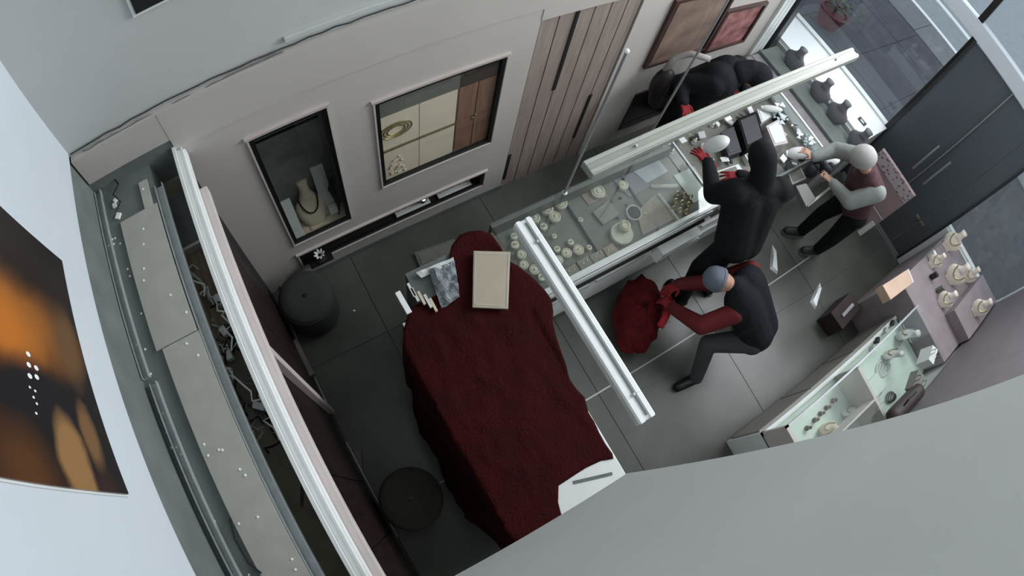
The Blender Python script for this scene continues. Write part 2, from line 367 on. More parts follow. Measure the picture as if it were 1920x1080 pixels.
# slot niche: lotus dish, trays, small lamp
zs = N3[2]
t = thing('lotus_dish', (.09, Y0-.03, zs-.10), 'white lotus shaped dish on a dark bracket at the left of the slot', 'dish')
pz = aty(597, 474, Y0-.02)
ORG[t.name] = Vector((pz.x, Y0-.04, pz.z-.05)); t.location = ORG[t.name]
for k in range(8):
    a = 2*math.pi*k/8; c = Vector((pz.x, Y0-.04, pz.z))
    MB().ell(c + Vector((math.cos(a)*.028, math.sin(a)*.028, .012)), .022, .010, .006, rz(a) @ Matrix.Rotation(-.7, 3, 'Y'), 8, 6).build('petal', M_paper, t, smooth=True)
MB().lathe((pz.x, Y0-.04, pz.z-.05), [(.05, 0), (.05, .012), (.012, .02), (.012, .05)], 16).build('stem', M_black, t)
MB().box((pz.x-.1, Y0-.09, pz.z-.07), (pz.x+.09, Y0+.0, pz.z-.05)).build('bracket', M_black, t)
for px, py, ln, lab in ((770, 392, .30, 'white earring tray near the middle of the low slot'), (846, 362, .30, 'white earring tray at the right end of the low slot')):
    c = aty(px, py, Y0+.09); c.z = zs + .012
    t = thing('earring_tray', c, lab, 'tray')
    MB().obox(c + Vector((0, 0, .0)), ln, .13, .02, None).build('tray_base', M_paper, t, bevel=.004)
    MB().obox(c + Vector((0, .05, .045)), ln, .012, .08, Matrix.Rotation(-.3, 3, 'X')).build('back_card', M_paper, t)
    for k in range(5): MB().ell(c + Vector((-ln*.4 + ln*.2*k, -.01, .02)), .018, .018, .012, None, 8, 6).build('pad', M_greyv, t)
c = aty(796, 373, Y0+.02)
t = thing('spot_lamp', (c.x, Y0+.05, zs), 'tiny lit spot lamp in a black holder in the slot', 'lamp')
MB().lathe((c.x, Y0+.05, zs), [(.03, 0), (.03, .01), (.008, .014), (.008, .06), (.028, .07), (.03, .10)], 14).build('holder', M_black, t)
MB().ell((c.x, Y0+.035, zs+.105), .014, .014, .014).build('bulb', mat('lit_bulb', (250, 250, 255), .3, emit=6), t)

M_char0 = mat('cable_grey', (52, 54, 54), .6)
# cables along the foot of the upper wall
def sag(p, q, n, dz, seed):
    rr = random.Random(seed); p, q = Vector(p), Vector(q)
    return [p.lerp(q, i/n) + Vector((0, rr.uniform(-.003, .003), -dz*math.sin(math.pi*i/n) + rr.uniform(-.004, .004))) for i in range(n+1)]
tag(MB().tube(sag((-.86, 1.972, 2.425), (1.9, 1.972, 2.425), 40, .0, 1), .004, 6).build('cable', M_char0), 'black cable running along the foot of the upper grey wall', 'cable')
tag(MB().tube(sag((-.80, 1.962, 2.408), (.25, 1.962, 2.412), 24, .012, 2), .0035, 6).build('cable', M_raw), 'grey cable sagging below the black one near the corner', 'cable')
t = thing('cable_duct', (.9, 1.97, 2.45), 'grey cable duct strip fixed above the cable', 'cable duct')
MB().box((.27, 1.965, 2.452), (1.75, 1.985, 2.482)).build('duct', M_wallA, t, bevel=.003)
# dark picture high on the upper wall
t = thing('picture', (-.1, 1.98, 2.95), 'black picture in a thin white frame high on the grey wall', 'picture')
MB().box((-.30, 1.972, 2.955), (.35, 1.985, 3.6)).build('frame', M_white, t); MB().box((-.285, 1.968, 2.97), (.335, 1.975, 3.585)).build('print', mat('black_print', (26, 26, 30), .4), t)

# ------------------------------------------------------------------ slatted wall
t = thing('slat_panel', (2.1, Y0, 0), 'taupe vertical plank panelling beside the niche wall', 'wall panel')
MB().box((1.72, Y0+.045, 0), (2.53, Y0+.06, 2.0)).build('backing', M_slot, t)
edges = [1.722, 1.855, 1.99, 2.125, 2.26, 2.395, 2.525]
for i in range(6): MB().box((edges[i]+.004, Y0+.012, .0), (edges[i+1]-.004, Y0+.045, 2.0)).build('plank', M_slat, t, bevel=.003)
for x, za, zc in ((1.990, 1.20, 2.0), (2.395, .35, .95), (1.74, .12, .50)):
    MB().box((x-.014, Y0+.004, za), (x+.012, Y0+.014, zc)).build('dark_slot', M_slot, t)
# wall section with pictures
b_ = MB(); P1 = (2.87, 3.50, 1.14, 1.84); P2 = (3.575, 4.06, 1.08, 1.56)
sec = struct(MB().box((2.53, Y0, .72), (4.35, Y0 + D, 2.0)).box((2.53, Y0, 0), (4.35, Y0+D, .18)).box((2.53, Y0, .18), (2.93, Y0+D, .72)).box((3.5, Y0, .18), (4.35, Y0+D, .72)).build('wall_picture', M_panel), 'pinkish pale wall section beyond the plank panelling')
M_p1 = mat('brown_print', (132, 112, 100), .5, var=.35, scale=5); M_p2 = mat('red_print', (150, 100, 98), .5, var=.7, scale=9)
for P, mm, lab in ((P1, M_p1, 'brown picture in a dark frame behind the bent person'), (P2, M_p2, 'reddish floral picture in a dark frame near the window')):
    t = thing('picture', ((P[0]+P[1])/2, Y0, P[2]), lab, 'picture')
    frame_rect('frame', P[0], P[1], P[2], P[3], .03, 0, mat('brown_frame', (70, 48, 44), .4), t, proud=.03)
    MB().box((P[0], Y0-.012, P[2]), (P[1], Y0-.002, P[3])).build('print', mm, t)
    MB().box((P[0]+.02, Y0-.016, P[2]+.02), (P[0]+.03, Y0-.008, P[3]-.02)).build('inner_edge', M_black, t)
t = thing('display_niche', (3.2, Y0, .18), 'small dark recessed niche low behind the counter', 'display niche')
MB().box((2.93, Y0+.16, .18), (3.5, Y0+.17, .72)).build('back_panel', M_slot, t); MB().box((2.93, Y0, .17), (3.5, Y0+.16, .18)).build('base_panel', M_slot, t)
frame_rect('frame', 2.95, 3.48, .2, .70, .02, .02, M_black, t, proud=.012)
MB().box((2.975, Y0+.05, .3), (2.99, Y0+.07, .6)).build('light_strip', M_paper, t)
# end pilaster at the shopfront
t = thing('pilaster', (4.5, Y0, 0), 'white fluted pilaster at the window end of the wall', 'pilaster'); t['kind'] = 'structure'; del t['category']
for x in (4.355, 4.42, 4.485): MB().box((x, Y0-.03, 0), (x+.06, Y0+.1, 2.45)).build('flute', M_white, t, bevel=.006)
MB().box((4.35, Y0-.01, 0), (4.56, Y0+.3, 2.45)).build('core', M_white, t)
MB().box((4.60, Y0-.05, 0), (4.70, Y0+.35, 2.45)).build('dark_post', mat('anthracite', (44, 48, 52), .4), t)

# ------------------------------------------------------------------ furring cavity in front of the white wall
XC = -.40       # back of the cornice
cav = struct(MB().box((-.885, -1.5, 2.06), (-.56, 1.95, 2.10)).build('trim_3', M_raw), 'open ceiling cavity with boards, metal tracks and wires')
MB().box((-.56, -1.5, 1.66), (-.555, 1.95, 2.06)).build('trench_side', M_raw, cav)
MB().box((-.56, -1.5, 1.88), (XC-.02, 1.95, 1.90)).build('trench_floor', mat('dusty_board', (128, 122, 106), .9, var=.25, scale=7), cav)
MB().box((-.55, 1.02, 1.90), (XC-.025, 1.47, 1.93)).build('brown_board', wood('trench_wood', (104, 88, 74), (150, 130, 112), .7, axis=1), cav)
MB().box((-.55, 1.47, 1.90), (XC-.025, 1.485, 1.985)).build('board_edge', M_gyps, cav)
MB().box((-.545, 1.49, 1.90), (XC-.025, 1.80, 1.96)).build('dark_board', mat('slate_board', (84, 88, 88), .4), cav)
# metal tracks: U profiles (each its own thing)
def track(x, ya, yb, z, lab, wdt=.032):
    t = thing('metal_track', (x, (ya+yb)/2, z), lab, 'metal track')
    MB().box((x-wdt/2, ya, z), (x+wdt/2, yb, z+.003)).build('web', M_zinc, t)
    for s_ in (-1, 1): MB().box((x+s_*wdt/2-.002, ya, z), (x+s_*wdt/2+.002, yb, z+.03)).build('flange', M_zinc, t)
track(-.862, .93, 1.94, 2.10, 'zinc track beside the white wall, upper length')
track(-.838, -.45, .90, 2.10, 'zinc track beside the white wall, lower length')
track(-.535, -.5, 1.80, 2.08, 'long zinc track along the edge of the wire trench', .04)
# plasterboard sheets
def board(x0, x1, y0, y1, z, lab):
    t = thing('plasterboard', ((x0+x1)/2, (y0+y1)/2, z), lab, 'board')
    MB().box((x0, y0, z), (x1, y1, z+.012)).build('sheet', M_gyps, t)
    for k in range(int((y1-y0)*9)):
        MB().lathe((random.uniform(x0+.015, x1-.015), random.uniform(y0+.02, y1-.02), z+.0115), [(.006, 0), (.006, .0025), (.003, .0035)], 8).build('screw_dab', M_glossw, t)
    return t
board(-.775, -.565, 1.02, 1.70, 2.102, 'upper grey plasterboard sheet dotted with screws in the cavity')
board(-.745, -.56, -.45, 1.015, 2.104, 'long lower grey plasterboard sheet dotted with screws in the cavity')
board(-.632, -.585, 1.70, 1.86, 2.102, 'short narrow plasterboard offcut at the top of the cavity')
for k in range(26):
    MB().lathe((random.uniform(-.87, -.79), random.uniform(-.3, 1.9), 2.10), [(.005, 0), (.005, .003), (.002, .004)], 8).build('screw_dab', M_glossw, cav)
for k, (px, py) in enumerate([(215, 385), (222, 405), (217, 375), (203, 605), (207, 598)]):
    c = at(px, py, 2.105)
    MB().obox(c, .02+.012*(k % 2), .025, .012, rz(k)).build('plaster_lump', M_glossw, cav)
# loose cables on the cavity floor
for pts, lab in (([(195, 560), (205, 600), (240, 660), (250, 690), (262, 720)], 'thin black cable across the upper metal track'),
                 ([(430, 970), (440, 1010), (465, 1055), (490, 1075)], 'thin black cable lying along the lower board edge'),
                 ([(210, 330), (222, 345), (212, 365), (226, 378), (217, 398)], 'short black cable looped near the corner of the cavity')):
    tag(MB().tube([at(x, y, 2.122) for x, y in pts], .004, 6).build('cable', M_black), lab, 'cable')
# LED drivers and wire tangles in the trench
for px, py, a, L, lab in ((412, 563, .1, .05, 'small white plug block at the top of the wire trench'), (428, 662, .05, .06, 'white driver block in the middle of the wire trench'),
                       (428, 708, -.5, .075, 'white driver block lying aslant beside the metal track'), (487, 762, .9, .05, 'pale connector block among the lower wires'),
                       (421, 622, .3, .04, 'dusty beige connector block between the drivers')):
    c = at(px, py, 1.95)
    t = thing('driver_block', c, lab, 'electrical part')
    MB().obox(c, .032, L*1.15, .04, rz(a)).build('case', M_paper, t, bevel=.004)
    MB().obox(c + rz(a) @ Vector((0, L*.5, 0)), .018, .01, .02, rz(a)).build('terminal', M_greyv, t)
for k in range(8):
    rr = random.Random(40+k); y0 = (1.20, 1.05, .90, .78, .66, .98, .84, .55)[k]; p = Vector((-.50, y0+.15, 1.96)); pts = []
    for i in range(26):
        p = p + Vector((rr.uniform(-.045, .045), rr.uniform(-.055, .035), rr.uniform(-.03, .03)))
        p.x = min(-.435, max(-.545, p.x)); p.z = min(2.03, max(1.905, p.z)); pts.append(p.copy())
    tag(MB().tube(pts, .0045, 6).build('wire', (M_paper, M_black, M_greyv, M_paper, M_black, M_velvet, M_black, M_greyv)[k]), ('tangled white wire at the top of the trench', 'tangled black wire beside the white drivers', 'tangled grey wire under the drivers', 'tangled white wire below the drivers', 'tangled black wire low in the trench', 'tangled cream wire over the drivers', 'tangled black wire over the drivers', 'tangled grey wire at the low end of the tangle')[k], 'wire')
for k, lab in enumerate(('pale loop of cable by the plank end of the trench', 'second pale loop of cable by the plank end of the trench')):
    tag(MB().tube([at(x+6*k, y+7*k, 1.95) for x, y in ((345, 505), (360, 512), (375, 525), (385, 545), (395, 565))], .006, 6).build('cable', M_velvet), lab, 'cable')
tag(MB().tube([at(x, y, 1.91) for x, y in ((545, 840), (562, 865), (566, 900), (566, 950))], .005, 6).build('cable', M_black), 'black cable hanging in the empty end of the trench', 'cable')

# ------------------------------------------------------------------ dark wood furring wall with the white light profile on top
t = thing('light_profile', (-.385, .8, 2.05), 'bright white stepped light profile along the top of the dark wood wall', 'trim')
YA = -.55
MB().box((-.415, YA, 2.03), (-.40, 1.945, 2.135)).build('back_flange', M_white, t)
MB().box((-.40, YA, 2.05), (-.376, 1.945, 2.10)).build('channel', M_glossw, t, bevel=.004)
MB().box((-.376, YA, 2.05), (-.366, 1.945, 2.108)).build('rib', M_white, t)
MB().box((-.366, YA, 2.03), (-.356, 1.945, 2.085)).build('front_flange', M_glossw, t)
M_pinkr = mat('pale_pink_rail', (206, 196, 192), .6, var=.05)
t = thing('wood_wall', (-.37, .8, 0), 'dark reddish wood wall panelling under the white profile', 'wall panel')
ys = [YA, -.1, .30, .84, 1.2, 1.55, 1.70]
MB().box((-.42, YA, 0), (-.385, 1.93, 2.03)).build('backing', M_slot, t)
for i in range(6): MB().box((-.385, ys[i]+.003, .09), (-.368, ys[i+1]-.003, 1.97)).build('panel', M_darkwood, t, bevel=.002)
MB().box((-.385, YA, 1.955), (-.318, 1.72, 2.025)).build('top_rail', M_pinkr, t, bevel=.004)
MB().box((-.385, .855, .0), (-.330, .905, 1.955)).build('upright', M_pinkw, t, bevel=.004)
MB().box((-.385, YA, 0), (-.352, 1.70, .09)).build('skirting', M_darkwood, t)
MB().box((-.352, .95, .06), (-.345, 1.74, .072)).build('edge_strip', M_chrome, t)
MB().box((-.352, -.16, .06), (-.345, .62, .072)).build('edge_strip', M_chrome, t)
for px, py, qx, qy, lab in ((546, 640, 583, 706, 'grey metal rail box mounted at the foot of the dark wood wall'),):
    a, c = at(px+4, py, .16), at(qx+2, qy, .16)
    tt = thing('rail_box', ((a.x+c.x)/2, (a.y+c.y)/2, .0), lab, 'rail')
    MB().bar(a, c, .055, .06).build('box_profile', mat('dull_metal', (112, 104, 102), .5, .3), tt, bevel=.004)
    MB().bar(Vector((a.x, a.y-.03, 0)), Vector((a.x, a.y-.03, .16)), .02, .02).build('foot', M_chrome, tt); MB().bar(Vector((c.x, c.y+.03, 0)), Vector((c.x, c.y+.03, .16)), .02, .02).build('foot', M_chrome, tt)
pl = [at(655, 850, .02), at(678, 846, .02), at(684, 908, .02)]
tag(MB().prism([(p.x, p.y) for p in pl], 0.0, .05).build('corner_plate', mat('dull_metal2', (104, 96, 94), .5, .3), bevel=.004), 'triangular grey metal plate at the foot of the wood wall', 'plate')

# round dark poufs
def pouf(px, py, r, label, col):
    c = at(px, py, .42); c.z = 0
    t = thing('pouf', c, label, 'stool', 'round dark poufs')
    MB().lathe(c, [(r*.93, .03), (r, .06), (r*1.0, .34), (r*.98, .40), (r*.9, .425), (r*.5, .432), (0.001, .433)], 32).build('cushion', col, t, smooth=True)
    MB().ring(c + Vector((0, 0, .385)), r*.995, .006).build('piping', col, t)
    MB().lathe(c, [(r*.8, 0), (r*.8, .03)], 24).build('base', M_black, t)
    MB().lathe(c + Vector((0, 0, .431)), [(.018, 0), (.016, .006), (.004, .008)], 12).build('button', M_black, t)
M_pouf = mat('grey_pouf', (52, 54, 51), .9, var=.1, scale=30, bump=.2); M_pouf2 = mat('grey_pouf2', (58, 55, 50), .9, var=.1, scale=30, bump=.2)
pouf(572, 555, .205, 'round dark grey pouf in the corner by the low slot', M_pouf)
pouf(770, 936, .215, 'round dark pouf at the foot of the wood wall nearest the camera', M_pouf2)

# ------------------------------------------------------------------ poster on the white wall
def poster_mat():
    m = bpy.data.materials.new('poster_print'); m.use_nodes = True; nt = m.node_tree; b = nt.nodes['Principled BSDF']; b.inputs['Roughness'].default_value = .35
    tc = nt.nodes.new('ShaderNodeTexCoord'); nz = nt.nodes.new('ShaderNodeTexNoise'); nz.inputs['Scale'].default_value = 5; nz.inputs['Detail'].default_value = 4
    nt.links.new(tc.outputs['Object'], nz.inputs['Vector'])
    mixv = nt.nodes.new('ShaderNodeMixRGB'); mixv.inputs[0].default_value = .08
    nt.links.new(tc.outputs['Object'], mixv.inputs[1]); nt.links.new(nz.outputs['Color'], mixv.inputs[2])
    col = nt.nodes.new('ShaderNodeRGB'); col.outputs[0].default_value = (lin(24), lin(19), lin(20), 1); cur = col.outputs[0]
    # (y, z centre in local units, half sizes, colour, softness)
    for cy, cz, ry, rz_, rgb, sf in ((.10, .40, .12, .26, (150, 92, 36), .55), (.04, .50, .09, .14, (190, 112, 40), .6), (.10, .14, .13, .07, (104, 74, 46), .4),
                                    (.30, .30, .10, .30, (36, 26, 22), .5), (-.13, .40, .10, .20, (26, 23, 28), .3), (-.30, .30, .15, .075, (150, 112, 70), .22), (-.20, .16, .10, .05, (120, 88, 56), .3),
                                    (-.38, .16, .07, .06, (52, 32, 26), .5), (-.34, .55, .10, .12, (86, 52, 26), .6), (-.43, .44, .03, .05, (128, 112, 92), .4)):
        mp = nt.nodes.new('ShaderNodeMapping'); mp.inputs['Location'].default_value = (0, -cy/ry, -cz/rz_); mp.inputs['Scale'].default_value = (0, 1/ry, 1/rz_)
        nt.links.new(mixv.outputs[0], mp.inputs[0])
        ln = nt.nodes.new('ShaderNodeVectorMath'); ln.operation = 'LENGTH'; nt.links.new(mp.outputs[0], ln.inputs[0])
        mr = nt.nodes.new('ShaderNodeMapRange'); mr.inputs[1].default_value = 1 + sf; mr.inputs[2].default_value = max(0, 1 - sf); nt.links.new(ln.outputs['Value'], mr.inputs[0])
        mx = nt.nodes.new('ShaderNodeMixRGB'); nt.links.new(mr.outputs[0], mx.inputs[0]); nt.links.new(cur, mx.inputs[1]); mx.inputs[2].default_value = tuple(lin(x) for x in rgb) + (1,); cur = mx.outputs[0]
    nt.links.new(cur, b.inputs['Base Color']); return m
t = thing('poster', (-.86, .835, 2.68), 'large dark poster with brown drapery and a string of white beads', 'poster')
MB().box((-.872, .395, 2.685), (-.86, 1.262, 3.75)).build('print', poster_mat(), t)
MB().box((-.874, .388, 2.678), (-.868, 1.269, 3.757)).build('border', M_white, t)
for k, (px, py) in enumerate([(53, 664), (54, 684), (68, 690), (56, 705), (69, 707), (56, 726), (66, 733), (63, 745), (69, 757), (68, 775)]):
    c = atx(px, py, -.8595); r = .012 if k < 5 else .006
    MB().ell(c, .001, r*.7, r, None, 10, 6).build('bead_print', M_glossw, t)

# ------------------------------------------------------------------ the glass sales counter
CX0, CX1, CY0, CY1 = 1.14, 2.72, .72, 1.31
t = thing('glass_counter', ((CX0+CX1)/2, (CY0+CY1)/2, 0), 'long white glass topped jewellery counter under the pendant lamp', 'counter')
MB().box((CX0, CY0+.03, .08), (CX1, CY1, .80)).build('body', M_white, t)
MB().box((CX0, CY0+.07, 0), (CX1, CY1-.03, .08)).build('plinth', M_raw, t)
MB().box((CX0, CY0, .80), (CX1, CY1, .825)).build('display_bed', mat('bed_felt', (104, 105, 97), .9, var=.1, scale=20), t)
for x in (1.745, 2.25): MB().box((x-.006, CY0+.07, .825), (x+.006, CY1-.02, .845)).build('divider', M_slot, t)
MB().box((CX0, CY0, .825), (CX1, CY0+.06, .90)).build('front_rail', M_white, t, bevel=.004)
MB().box((CX0, CY1-.03, .825), (CX1, CY1, .97)).build('rear_rail', mat('rear_metal', (96, 98, 94), .4, .4), t)
MB().box((CX0, CY0-.005, .975), (CX1, CY0+.012, 1.0)).build('glass_edge_trim', M_chrome, t)
MB().box((CX1-.015, CY0, .975), (CX1, CY1, 1.0)).build('glass_edge_trim', M_chrome, t)
MB().box((CX0, CY0+.005, .99), (CX1, CY1, .998)).build('glass_top', M_glass, t)
MB().box((CX0, CY0, .90), (CX1, CY0+.005, .99)).build('glass_front', M_glass, t)
MB().box((CX0, CY0-.006, .72), (CX1, CY0+.03, .745)).build('shadow_gap', M_slot, t)
for i in range(3):
    xa = CX0 + .03 + i*.52
    d = MB().box((xa, CY0+.008, .12), (xa+.50, CY0+.03, .70)).build('front_panel', M_white, t, bevel=.003)
    MB().box((xa+.02, CY0-.006, .62), (xa+.48, CY0+.008, .645)).build('handle_rail', M_chrome, d)
# drawer left ajar at the end
MB().box((2.28, CY0-.07, .50), (2.69, CY0+.01, .66)).build('drawer', M_white, t, bevel=.004); MB().box((2.30, CY0-.078, .60), (2.67, CY0-.07, .62)).build('drawer_handle', M_chrome, t)
zb = .8255
def pxr(px, py, rpx, z=zb):
    c = at(px, py, z); d = (c - Vector((0, 0, H))).length; return c, rpx * d * .00092
def ring_pad(px, py, rpx, label, m=None, h=.03, group='round ring pads in the counter', hole=True):
    c, r = pxr(px, py, rpx); m = m or M_velvet
    t = thing('ring_pad', c, label, 'ring pad', group)
    MB().lathe(c, [(r, 0), (r, h*.8), (r*.92, h), (r*.6, h*1.02), (.001, h*1.02)], 20).build('pad', m, t, smooth=False)
    if r > .03:
        MB().ring(c + Vector((0, 0, h)), r*.68, r*.07).build('bracelet', M_gold, t); MB().ell(c + Vector((0, 0, h)), r*.3, r*.3, h*.3).build('centre_button', M_velvet, t, smooth=True)
    else: MB().ring(c + Vector((0, 0, h+.006)), r*.35, r*.12, Matrix.Rotation(1.2, 3, 'X'), 14, 6).build('ring', M_gold, t)
    return t
for a in ((1023.7, 393, 13, 'large round pale pad left of the cable foot on the counter'), (1050, 383, 13, 'large round pale pad touching the cable foot on the counter'),
          (1039, 409, 11.5, 'round pale pad in front of the two large pads'), (1001, 411, 11, 'round pale pad beside the end of the short pendant lamp'),
          (1018, 428, 7.5, 'small oval pad between lamp end and large pads'), (1119.5, 362, 14, 'round pad on the pinkish tray at the rear of the counter'),
          (1167, 350, 10, 'round white ring pad alone at the rear middle of the counter'),
          (1087, 415, 5, 'tiny white pad alone in the middle of the left counter bay'), (1038, 446, 5, 'tiny white pad at the left of the middle bay'),
          (1068.6, 457, 6, 'small white pad above the front cluster of pads'), (1043, 470, 6.5, 'small pad at the left of the front cluster'),
          (1061, 477, 10, 'oval pad in the middle of the front cluster'), (1083, 471, 10.5, 'largest round pad of the front cluster'),
          (1103, 467, 5.5, 'small bright pad at the right of the front cluster'), (1046, 490, 9, 'pad hugging the short lamp in the front cluster'),
          (964.6, 462, 8, 'small pad at the red cloth corner of the counter'), (977, 480, 9, 'dark rimmed pad beside the cream tablet'),
          (981, 499, 9, 'pad below the dark rimmed pad'), (1001, 508, 10, 'pad at the left front corner of the counter'),
          (963, 446, 7, 'small pad nearest the left rear counter corner'), (1015, 522, 8, 'pad under the short lamp at the front rail')):
    ring_pad(*a)
c, r = pxr(1164, 441, 22)
t = thing('round_stand', c, 'big two tier round display stand at the front of the counter', 'display stand')
MB().lathe(c, [(r, 0), (r, .03), (r*.94, .035), (.001, .036)], 28).build('lower_tier', M_velvet, t)
MB().lathe(c + Vector((.03, .03, .036)), [(r*.5, 0), (r*.5, .04), (r*.42, .044), (.001, .045)], 20).build('upper_tier', M_velvet, t); MB().ring(c + Vector((.03, .03, .081)), r*.33, .006).build('bangle', M_gold, t)
c, r = pxr(1187, 401, 15)
t = thing('dark_dish', c, 'round black dish with a pale rim in the counter', 'dish')
MB().lathe(c, [(r, 0), (r*1.05, .02), (r*1.0, .03), (r*.88, .026), (r*.86, .012), (.001, .010)], 28).build('rim', M_velvet, t)
MB().lathe(c + Vector((0, 0, .012)), [(r*.84, 0), (r*.84, .012), (.001, .013)], 24).build('black_insert', M_dark, t)
def quad_board(pix, label, m, h=.02, name='display_board', cat='display board', z=zb, group=None, studs=0):
    ps = [at(x, y, z) for x, y in pix]; c = sum(ps, Vector()) / len(ps)
    t = thing(name, c, label, cat, group)
    MB().prism([(p.x, p.y) for p in ps], z, z+h).build('pad', m, t, bevel=.003)
    for i in range(studs):
        q = c.lerp(ps[i % len(ps)], .25 + .45*random.random()); MB().ell((q.x, q.y, z+h), .008, .008, .006, None, 8, 5).build('stud', M_gold, t)
    return t
M_taupe = mat('taupe_velvet', (140, 130, 118), .9, var=.15, scale=25, bump=.2)
quad_board([(1192, 400), (1226, 366), (1264, 412), (1204, 443)], 'large taupe display board beside the black dish', M_taupe, studs=9)
quad_board([(1110, 400), (1140, 376), (1160, 404), (1130, 424)], 'plain grey square pad in the middle bay of the counter', M_greyv)
quad_board([(1082, 357), (1118, 342), (1140, 368), (1103, 386)], 'pinkish tray under a round pad at the rear of the counter', mat('pink_tray', (132, 116, 106), .8), h=.008)
quad_board([(1145, 335), (1185, 320), (1220, 350), (1180, 372)], 'dull violet display board at the rear right of the counter', mat('violet_board', (112, 110, 116), .8), h=.008)
quad_board([(1178, 318), (1222, 285), (1252, 322), (1212, 345)], 'pale blue grey board behind the bracelets', mat('blue_board', (150, 158, 162), .8), h=.008)
quad_board([(1262, 330), (1300, 312), (1335, 362), (1300, 382)], 'pale green grey board at the right end of the counter', mat('green_board', (150, 160, 154), .7), h=.008)
for pix, lab in (([(1054, 510), (1076, 497), (1090, 517), (1068, 532)], 'first square ring box from the lamp along the front rail'), ([(1078, 494), (1100, 482), (1114, 503), (1092, 516)], 'second square ring box from the lamp along the front rail'),
                 ([(1102, 483), (1125, 471), (1138, 492), (1116, 504)], 'third square ring box from the lamp along the front rail'), ([(1127, 470), (1146, 459), (1160, 478), (1140, 490)], 'fourth square ring box from the lamp along the front rail')):
    quad_board(pix, lab, M_taupe if 'fourth' in lab else M_greyv, .035, 'ring_box', 'ring box', group='square ring boxes at the front rail', studs=2)
# bracelet stands at the right
for (a, b2, lab) in (((1223, 350), (1268, 349), 'pale bracelet roll lying across the right bay'), ((1236, 366), (1270, 412), 'long bracelet roll along the taupe board')):
    p, q = at(*a, zb+.02), at(*b2, zb+.02)
    tag(MB().cap(p, q, .016, .016, 12).build('bracelet_roll', M_velvet, smooth=True), lab, 'bracelet roll')
for i in range(9):
    px, py = 1268 + 12*(i % 3) - 4*(i//3), 366 + 14*(i//3) + 3*(i % 3)
    c = at(px, py, zb)
    tag(MB().ring(c + Vector((0, 0, .028)), .022, .006, Matrix.Rotation(1.1, 3, 'X') @ rz(.4), 18, 6).build('bracelet', M_gold), 'gold bracelet in the nine piece cluster at the right bay of the counter', 'bracelet', 'clustered gold bracelets')
for k, (px, py) in enumerate([(1147, 392), (1152, 402), (1158, 410), (1146, 381), (1175, 385), (1163, 372)]):
    c = at(px, py, zb)
    tag(MB().ell(c + Vector((0, 0, .01)), .012, .012, .010, None, 10, 6).build('ring_bead', M_brownd, smooth=True), 'tiny dark bead left of the black dish in the counter', 'bead', 'scattered dark beads')

# thin steel rods rising from the back of the counter
for (x, y, z0_, z1_, lab) in ((1.70, 1.285, 1.0, 2.42, 'thin steel rod rising from the counter left of the pendant lamp'), (2.69, 1.50, .0, 2.6, 'thin steel rod rising behind the long pendant lamp')):
    t = thing('steel_rod', (x, y, z0_), lab, 'rod')
    MB().cyl((x, y, z0_), (x, y, z1_), .0085, None, 10).build('rod', M_chrome, t); MB().lathe((x, y, z0_), [(.02, 0), (.02, .006), (.008, .01)], 12).build('base_disc', M_chrome, t)
    MB().ell((x, y, z1_), .014, .014, .014, None, 10, 7).build('knob', M_glossw, t)

# ------------------------------------------------------------------ pendant lamps (off)
def pendant(a, b2, label, wdt, slot, mh, mr):
    a, b2 = Vector(a), Vector(b2); d = (b2-a).normalized(); s_ = d.cross(Vector((0, 0, 1)))
    t = thing('pendant_lamp', (a+b2)/2, label, 'lamp')
    MB().bar(a, b2, wdt, .05).build('housing', mh, t, bevel=.006)
    for k in (-1, 1): MB().bar(a + s_*k*wdt*.3 + Vector((0, 0, .026)), b2 + s_*k*wdt*.3 + Vector((0, 0, .026)), wdt*.22, .008).build('ridge', mr, t)
    MB().bar(a.lerp(b2, slot[0]) + s_*wdt*.06*slot[2] + Vector((0, 0, .0265)), a.lerp(b2, slot[1]) + s_*wdt*.06*slot[2] + Vector((0, 0, .0265)), wdt*.10, .004).build('slot', M_raw, t)
    for f in (.12, .88):
        p = a.lerp(b2, f); MB().cyl(p + Vector((0, 0, .025)), (p.x, p.y, TOP), .00035, None, 5).build('suspension_wire', M_char0, t)
        MB().lathe(p + Vector((0, 0, .025)), [(.007, 0), (.007, .012), (.002, .014)], 10).build('wire_grip', M_zinc, t)
pendant((1.255, .885, 2.2), (3.60, .945, 2.2), 'long white linear pendant lamp hanging over the glass counter', .085, (.03, .30, 5), mat('grey_lamp', (150, 152, 142), .4, var=.05), mat('grey_lamp_ridge', (166, 168, 160), .4, var=.05))  # even grey housing, darker than the short pendant's white
pendant((.855, .79, 2.2), (.868, -.170, 2.2), 'shorter white linear pendant lamp hanging beside the red table', .082, (.02, .98, -1), M_white, M_glossw)

# ------------------------------------------------------------------ white desk with the red cloth
t = thing('desk', (.68, .2, 0), 'white desk hidden under the dark red cloth', 'desk')
MB().box((.36, -.62, .0), (1.045, .95, .96)).build('body', M_white, t, bevel=.004)
MB().box((.34, -.64, .96), (1.062, .97, .985)).build('top', M_white, t, bevel=.004)
MB().box((.50, .97, .0), (1.125, 1.25, .975)).build('end_unit', M_raw, t)
MB().bar(at(1075, 905, .986), at(1148, 888, .986), .02, .006).build('groove', M_raw, t)
outl = [(862, 440), (880, 433), (900, 432), (922, 440), (938, 462), (952, 488), (975, 502), (1002, 524), (1022, 545), (1034, 562), (1037, 585), (1036, 605), (1044, 635), (1053, 662), (1062, 688), (1070, 712), (1083, 732), (1096, 745), (1104, 772), (1115, 790), (1124, 812), (1136, 832), (1149, 850), (1151, 860), (1128, 864), (1100, 877), (1075, 893), (1048, 911)]
out3 = [at(x, y, 1.0) for x, y in outl]
